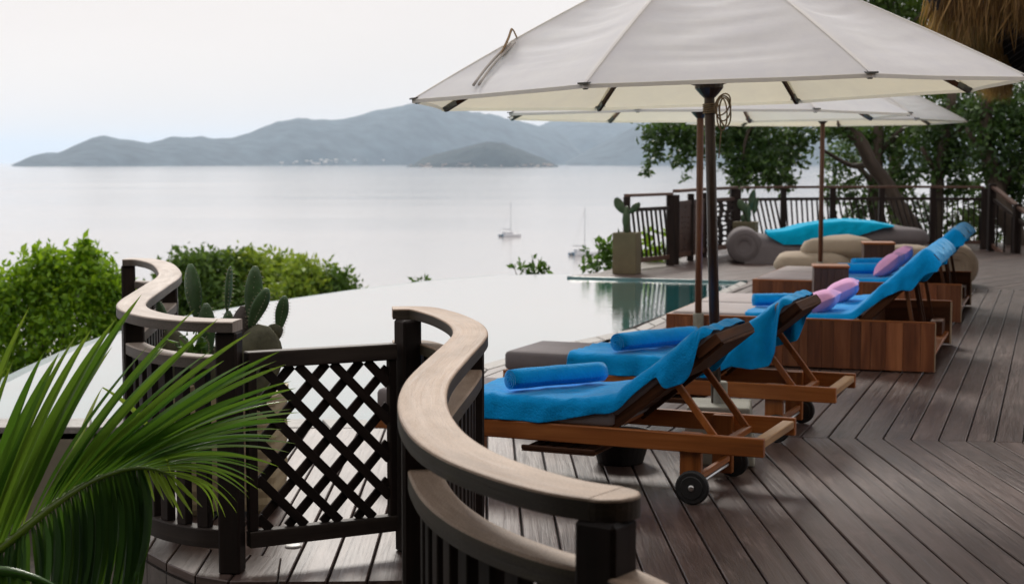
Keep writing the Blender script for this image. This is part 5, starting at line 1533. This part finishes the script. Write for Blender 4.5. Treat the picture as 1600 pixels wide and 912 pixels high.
for lab, x, y in (('unseen leafy tree added to block sky light, nearer the palm', -5.2, 1.2), ('unseen leafy tree added to block sky light, farther behind the viewer', -7.5, -3.0)):
    t = thing('tree', lab, 'tree', (x, y, -.7), 0, 'unseen trees added to block sky light')  # out of view, put in to keep sky light off the rail sides
    obj('trunk', MB().tube(catmull([(x, y, -.7), (x + .2, y, 1.2), (x + .1, y + .2, 3.2), (x, y, 5)], 4), list(np.linspace(.2, .06, 13)), 9), 'bark', t, smooth=True)
    leaves('crown', 'leaf_tree', t, [((x + dx, y + dy, z), (1.3, 1.3, 1.0), 900) for dx, dy, z in ((0, 0, 4.6), (1, .5, 3.6), (-1, .3, 3.8), (.3, -1, 3.4), (-.4, .8, 2.7), (.6, -.3, 5.4), (-.7, -.7, 2.2), (0, .2, 1.4))], .22, (0, 1), 14)
# crowns of the trees lower down the slope
HY = 46.0
hill_trees = [('leaf_hill_dark', 'dark green tree crown left of the yellow-green trees, behind the cactus', 300, [(285, 425, 34, 28), (320, 412, 30, 20), (355, 410, 30, 16), (300, 455, 46, 30), (340, 450, 40, 40), (270, 470, 40, 30)]),
              ('leaf_hill_yellow', 'yellow-green tree crown in the middle of the clump below the pool', 400, [(385, 410, 34, 16), (360, 428, 34, 18), (420, 420, 40, 22), (400, 450, 54, 34), (450, 445, 34, 30), (440, 425, 30, 16)]),
              ('leaf_hill_yellow', 'lighter rounded crown right of the yellow-green tree below the pool', 480, [(478, 425, 30, 18), (500, 445, 34, 26), (470, 460, 44, 32), (510, 462, 34, 24)]),
              ('leaf_hill_dark', 'small dark green tree at the tip of the clump below the pool', 540, [(530, 438, 20, 16), (512, 428, 12, 10), (548, 455, 14, 10), (535, 462, 28, 18), (556, 460, 8, 5)]),
              ('leaf_hill_dark', 'deep green tree crown low behind the upright cactus pads', 360, [(350, 480, 50, 34), (400, 490, 60, 26), (300, 490, 46, 26)])]
for mat, lab, bx, bls in hill_trees:
    dy = random.uniform(-1.5, 2)
    tree(lab, mat, HY + dy, (bx, 1000), [[(bx, 1000, 12, 0), (bx + 4, 700, 10, 0), (bx - 3, 520, 7, 0), (bx, 440, 3, 0)], [(bx, 560, 5, 0), (bx + 30, 470, 2, 0)], [(bx, 580, 5, 0), (bx - 30, 480, 2, 0)]],
         [(x, y, rx, ry, .62, random.uniform(-.5, .5)) for x, y, rx, ry in bls], .21, group='tree crowns on the slope below the pool', droop=0.0)
# leafy shoots rising behind the infinity edge
def shoots(label, Y, foot, stems, size, group, mat='leaf_plant'):
    b_ = P(foot[0], foot[1], Y); t = thing('shrub', label, 'shrub', tuple(b_), 0, group)
    mb = MB(); bl = []
    for x, y in stems:
        mb.tube(catmull([b_, P((foot[0] + x) / 2, (foot[1] + y) / 2 + 4, Y), P(x, y, Y)], 3), .006, 5)
        for k in range(3):
            f = .80 + .09 * k; p = b_ + (P(x, y, Y) - b_) * f; bl.append((tuple(p), (.02, .02, .02), 3))
    obj('stem', mb, 'bark', t)
    leaves('foliage', mat, t, bl, size, (.2, 1), 3, -.35, .42, jitter=.5)['kind'] = 'stuff'
    return t
g_ = 'leafy shoots behind the infinity edge'
shoots('cluster of green leaf tips poking above the far pool edge', 24.6, (825, 470), [(803, 417), (812, 406), (832, 404), (838, 416), (846, 410), (852, 419), (858, 414), (822, 420), (842, 424)], .15, g_)
shoots('tiny leaf tips above the pool edge, left of the larger cluster', 24.0, (655, 470), [(644, 436), (658, 434), (664, 435), (650, 437), (668, 436)], .08, g_)
Y = 23.6; b_ = P(930, 470, Y)
t = thing('shrub', 'leafy green shrub left of the square cactus planter', 'shrub', tuple(b_), 0, g_)
obj('stem', MB().tube([b_, P(932, 420, Y), P(936, 390, Y)], [.03, .02, .008], 6), 'bark', t)
leaves('foliage', 'leaf_plant', t, [(tuple(P(x, y, Y)), (rx * Y / F, rx * Y / F, ry * Y / F), n_) for x, y, rx, ry, n_ in ((940, 408, 18, 14, 110), (922, 415, 12, 8, 44), (944, 388, 10, 8, 30), (934, 383, 8, 6, 18), (915, 395, 4, 10, 14), (955, 400, 12, 16, 70))], .13, (.1, 1), 6, -.1, .45)
Y = 24.6; b_ = P(1030, 470, Y)
t = thing('shrub', 'sunny green shrub seen through the slanted bars near the planter', 'shrub', tuple(b_), 0, g_)
obj('stem', MB().tube([b_, P(1026, 400, Y), P(1022, 370, Y)], [.03, .02, .008], 6), 'bark', t)
leaves('foliage', 'leaf_bush', t, [(tuple(P(x, y, Y)), (rx * Y / F, rx * Y / F, ry * Y / F), n_) for x, y, rx, ry, n_ in ((1018, 390, 14, 16, 70), (1035, 395, 14, 14, 60), (1010, 405, 10, 8, 40), (1045, 380, 8, 16, 36), (1015, 362, 10, 9, 22), (1060, 385, 8, 14, 26), (1028, 412, 22, 6, 60))], .13, (.3, 1), 6, -.1, .45)

# ================================================================== FOREGROUND PALM
palm = thing('palm', 'young palm with long feathery fronds in the near corner of the garden', 'palm', (-1.75, 3.6, -.62))
def rach(s, pts_): 
    i = min(int(s * (len(pts_) - 1)), len(pts_) - 2); f = s * (len(pts_) - 1) - i; return pts_[i] + (pts_[i + 1] - pts_[i]) * f
r_px = [(-150, 1000, 4.0), (-60, 905, 4.05), (0, 858, 4.1), (75, 795, 4.2), (134, 755, 4.3), (175, 738, 4.4), (209, 731, 4.5), (240, 733, 4.58), (272, 745, 4.65)]
rp = catmull([P(*q) for q in r_px], 6)
base = Vector((-1.75, 3.6, -.62))
fd = obj('frond', MB().tube([base, base + Vector((-.02, .05, .4)), rp[0]] + rp[1:], list(np.interp(np.linspace(0, 1, len(rp) + 2), [0, .1, 1], [.028, .016, .004])), 8), 'palm_leaf', palm, smooth=True)
a_ = fd.data.attributes.new('tint', 'FLOAT', 'FACE'); a_.data.foreach_set('value', [.75] * len(fd.data.polygons))
def leaflet(base, tip, width, bow, roll, tint, par, droop=0.0, twist=.5, bend=None, dry=False, n=14, lm='palm_leaf'):
    base = Vector(base); tip = Vector(tip); ax = tip - base; L = ax.length; ax.normalize()
    view = (base - Vector((0, 0, EYE))).normalized()
    inpl = ax.cross(view).normalized()                    # across, in the picture
    if inpl.z < 0: inpl = -inpl
    rows = []; tv = []
    for i in range(n + 1):
        t = i / n
        p = base + ax * (L * t) + inpl * (bow * L * 4 * t * (1 - t)) + Vector((0, 0, -1)) * droop * L * t ** 3
        if bend and t > bend[0]: p = p + Vector(bend[1]) * ((t - bend[0]) / (1 - bend[0])) ** 1.5 * L
        w = width * (min(1, .22 + t * 3.4) * (1 - t ** 3.2) ** .8) + .0008
        rl = roll + twist * t
        sd = inpl * math.cos(rl) + view * math.sin(rl); nm = ax.cross(sd)
        f = .30
        rows.append([p + sd * w / 2 + nm * w * f, p, p - sd * w / 2 + nm * w * f]); tv += [t] * 2
    mb = MB().grid(rows)
    o = obj('leaflet', mb, lm, par, smooth=False, fixn=False)
    at = o.data.attributes.new('tint', 'FLOAT', 'FACE')
    at.data.foreach_set('value', [min(1, max(0, tint + (.35 * max(0, (tv[k] - .82)) / .18) + (.0 if k % 2 else .03))) for k in range(len(o.data.polygons))])
    return o
ups = [(-42, 452, .6, .032), (46, 474, .62, .036), (20, 560, .6, .026), (92, 548, .5, .04), (122, 516, .6, .032), (143, 510, .55, .034), (181, 494, .45, .04), (221, 456, .5, .038), (142, 588, .8, .028), (305, 479, .5, .034), (262, 530, .4, .030), (340, 495, .5, .036), (392, 515, .5, .038), (350, 560, .38, .032), (437, 545, .45, .036), (432, 560, .4, .03), (446, 566, .5, .034), (455, 592, .45, .032), (462, 603, .4, .028), (456, 622, .45, .03), (471, 641, .5, .028), (455, 655, .4, .024), (462, 690, .5, .028), (440, 668, .45, .022), (452, 704, .5, .026), (435, 726, .5, .022), (415, 738, .5, .020), (404, 762, .55, .020), (390, 776, .6, .018), (370, 799, .7, .018), (352, 806, .75, .016), (334, 807, .8, .016)]
N = len(ups)
for i, (x, y, tn, w) in enumerate(ups):
    s = .04 + .93 * (i / (N - 1)) ** .92
    b_ = rach(s, rp); Yb_ = b_.y + .25 + .05 * math.sin(i * 2.1) + (.1 if i > 18 else 0)
    tip = P(x, y, Yb_)
    late = max(0, (i - 14) / 17)
    if i > 5:
        x2, y2, _, w2 = ups[i - 1]; g = random.uniform(.35, .65); sh = random.uniform(.82, .97)
        m_ = P(x + (x2 - x) * g, y + (y2 - y) * g, Yb_ + .06); bb = rach(max(0, s - .014), rp)
        leaflet(bb, bb + (m_ - bb) * sh, w * .68, .03 + .06 * late, .95 + .3 * math.sin(i * 2.9), tn - .06 + random.uniform(-.08, .1), fd, twist=random.uniform(-.5, .5), droop=.01)
    leaflet(b_, tip, w * (1.0 if i < 8 else .80), .03 + .06 * late, (.35 if i < 8 else .85) + .25 * math.sin(i * 1.7), tn + .06 + random.uniform(-.08, .1), fd, twist=random.uniform(-.5, .5), droop=.01)
# two folded leaflets
o = leaflet(rach(.42, rp), P(160, 605, 4.55), .024, .02, .5, .95, fd); o['label'] = 'pale drying folded leaflet'
leaflet(P(160, 605, 4.55), P(268, 745, 4.6), .016, .10, .3, 1.0, fd)
leaflet(P(-20, 800, 4.2), P(70, 548, 4.3), .040, .02, .5, .42, fd)
# short yellow-green leaflets at the very tip
for i in range(9):
    s = .72 + i * .032; b_ = rach(s, rp); x, y = 800 + b_.x / b_.y * F, 0
    q = r_px[5][0] + (i * 14); leaflet(b_, P(196 + i * 15, 790 + 10 * math.sin(i * 1.3) + (i > 5) * 10, b_.y - .03), .016, -.02, .4, .85, fd)
# hanging leaflets, tinted darker to put their shade into the colour
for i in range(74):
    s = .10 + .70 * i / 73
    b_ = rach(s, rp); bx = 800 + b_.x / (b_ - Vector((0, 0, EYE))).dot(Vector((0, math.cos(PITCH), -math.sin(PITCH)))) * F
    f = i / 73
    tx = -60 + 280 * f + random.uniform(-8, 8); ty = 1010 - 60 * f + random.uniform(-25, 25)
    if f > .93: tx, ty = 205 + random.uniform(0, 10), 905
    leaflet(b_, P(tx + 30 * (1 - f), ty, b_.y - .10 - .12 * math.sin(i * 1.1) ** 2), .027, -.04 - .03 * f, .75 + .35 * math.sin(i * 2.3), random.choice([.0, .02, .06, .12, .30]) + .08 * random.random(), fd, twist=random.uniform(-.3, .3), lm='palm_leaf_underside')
# a lower frond behind it
r2 = catmull([P(*q) for q in [(-140, 1010, 3.8), (-40, 900, 3.75), (60, 905, 3.7), (140, 960, 3.7)]], 6)
fd2 = obj('frond', MB().tube([base, base + Vector((-.05, 0, .3))] + r2, list(np.interp(np.linspace(0, 1, len(r2) + 2), [0, 1], [.024, .004])), 8), 'palm_leaf', palm, smooth=True)
a_ = fd2.data.attributes.new('tint', 'FLOAT', 'FACE'); a_.data.foreach_set('value', [.5] * len(fd2.data.polygons))
for i in range(16):
    b_ = rach(.15 + .8 * i / 15, r2); x = -40 + i * 15
    leaflet(b_, P(x - 10, 1080, 3.6), .034, -.02, .6, .2 + .3 * random.random(), fd2)
r3 = catmull([P(*q) for q in [(-170, 1000, 3.9), (-190, 850, 4.0), (-170, 700, 4.1), (-120, 560, 4.2)]], 6)
fd3 = obj('frond', MB().tube([base, base + Vector((-.08, .05, .3))] + r3, list(np.interp(np.linspace(0, 1, len(r3) + 2), [0, 1], [.024, .005])), 8), 'palm_leaf', palm, smooth=True)
a_ = fd3.data.attributes.new('tint', 'FLOAT', 'FACE'); a_.data.foreach_set('value', [.5] * len(fd3.data.polygons))
for i in range(14):
    b_ = rach(.1 + .85 * i / 13, r3)
    leaflet(b_, P(-20 + 22 * (i % 3) - i * 6, 640 - i * 34, b_.y + .15), .034, .03, .5, .45 + .2 * random.random(), fd3)

# ================================================================== BOATS
def catamaran(label, px, py, s, rz):
    w = (40.0 * F) / (py - 252.0) ; p = P(px, py, w); p.z = SEA
    t = thing('catamaran', label, 'catamaran', (p.x, p.y, SEA), rz, 'catamarans moored in the bay')
    for y in (-2.1, 2.1):
        mb = MB(); n = 12; rows = []
        for i in range(n + 1):
            u = i / n; x = (u - .5) * 10.5; bw = .75 * (math.sin(min(1, u * 1.9 + .12) * math.pi / 2) if u < .5 else math.cos((u - .5) * 2 * math.pi / 2) ** .7) ; sh = 1.15 + .45 * u
            rows.append([(x, y - bw, sh), (x, y - bw * .8, .2), (x, y, -.3), (x, y + bw * .8, .2), (x, y + bw, sh)])
        mb.grid(rows); mb.add([(x) for r_ in (rows[0],) for x in r_], [(0, 1, 2, 3, 4)])
        mb.grid([[r_[0], ((r_[0][0] + r_[4][0]) / 2, y, r_[0][2] + .06), r_[4]] for r_ in rows])
        hl = obj('hull', mb, 'boat_white', t, local=True)
        obj('stern', MB().box(-5.35, -5.22, y - .55, y + .55, .1, 1.2), 'boat_blue', hl, local=True)
    obj('bridge_deck', MB().box(-4.6, 1.8, -1.9, 1.9, .85, 1.3), 'boat_blue', t, local=True)
    mb = MB(); mb.add([(-3.6, -1.9, 1.3), (1.6, -1.9, 1.3), (1.6, 1.9, 1.3), (-3.6, 1.9, 1.3), (-3.4, -1.6, 2.5), (.6, -1.6, 2.4), (.6, 1.6, 2.4), (-3.4, 1.6, 2.5)], [(4, 5, 6, 7), (0, 1, 5, 4), (1, 2, 6, 5), (2, 3, 7, 6), (3, 0, 4, 7)])
    cb = obj('cabin', mb, 'boat_white', t, local=True)
    obj('window', MB().box(-2.9, .4, -1.82, 1.82, 1.75, 2.1), 'boat_grey', cb, local=True)
    obj('bimini', MB().box(-4.9, -2.4, -1.6, 1.6, 2.9, 3.0), 'boat_white', t, local=True)
    obj('mast', MB().tube([(.4, 0, 2.3), (.4, 0, 18.5)], [.13, .08], 8), 'boat_grey', t, local=True)
    obj('boom', MB().tube([(.3, 0, 3.7), (-4.6, 0, 3.9)], [.22, .14], 8), 'boat_grey', t, local=True)
    for q in ((5.0, 0, 1.4), (-4.9, 1.7, 1.2), (-4.9, -1.7, 1.2)): obj('stay', MB().tube([(.4, 0, 17.5), q], .025, 4), 'boat_grey', t, local=True)
    t.scale = (s, s, s); return t
catamaran('small white catamaran anchored alone in the open bay', 797, 369.5, 1.05, R(28))
catamaran('blue-sterned catamaran partly hidden by the shrub at the pool end', 912, 399, 1.1, R(24))

# ================================================================== HAZE
m = bpy.data.materials.new('haze_air'); m.use_nodes = True; n, l = m.node_tree.nodes, m.node_tree.links; n.clear()
ou = n.new('ShaderNodeOutputMaterial'); pv = n.new('ShaderNodeVolumePrincipled')
pv.inputs['Color'].default_value = (.66, .82, 1.0, 1); pv.inputs['Density'].default_value = 2.7e-5; pv.inputs['Anisotropy'].default_value = 0.3
l.new(pv.outputs[0], ou.inputs['Volume']); MATS['haze_air'] = m
hz = obj('haze', MB().box(-31000, 31000, -60.9, 70010, SEA - 4.5, 790), 'haze_air')
tag(hz, 'thin pale sea haze', kind='stuff')
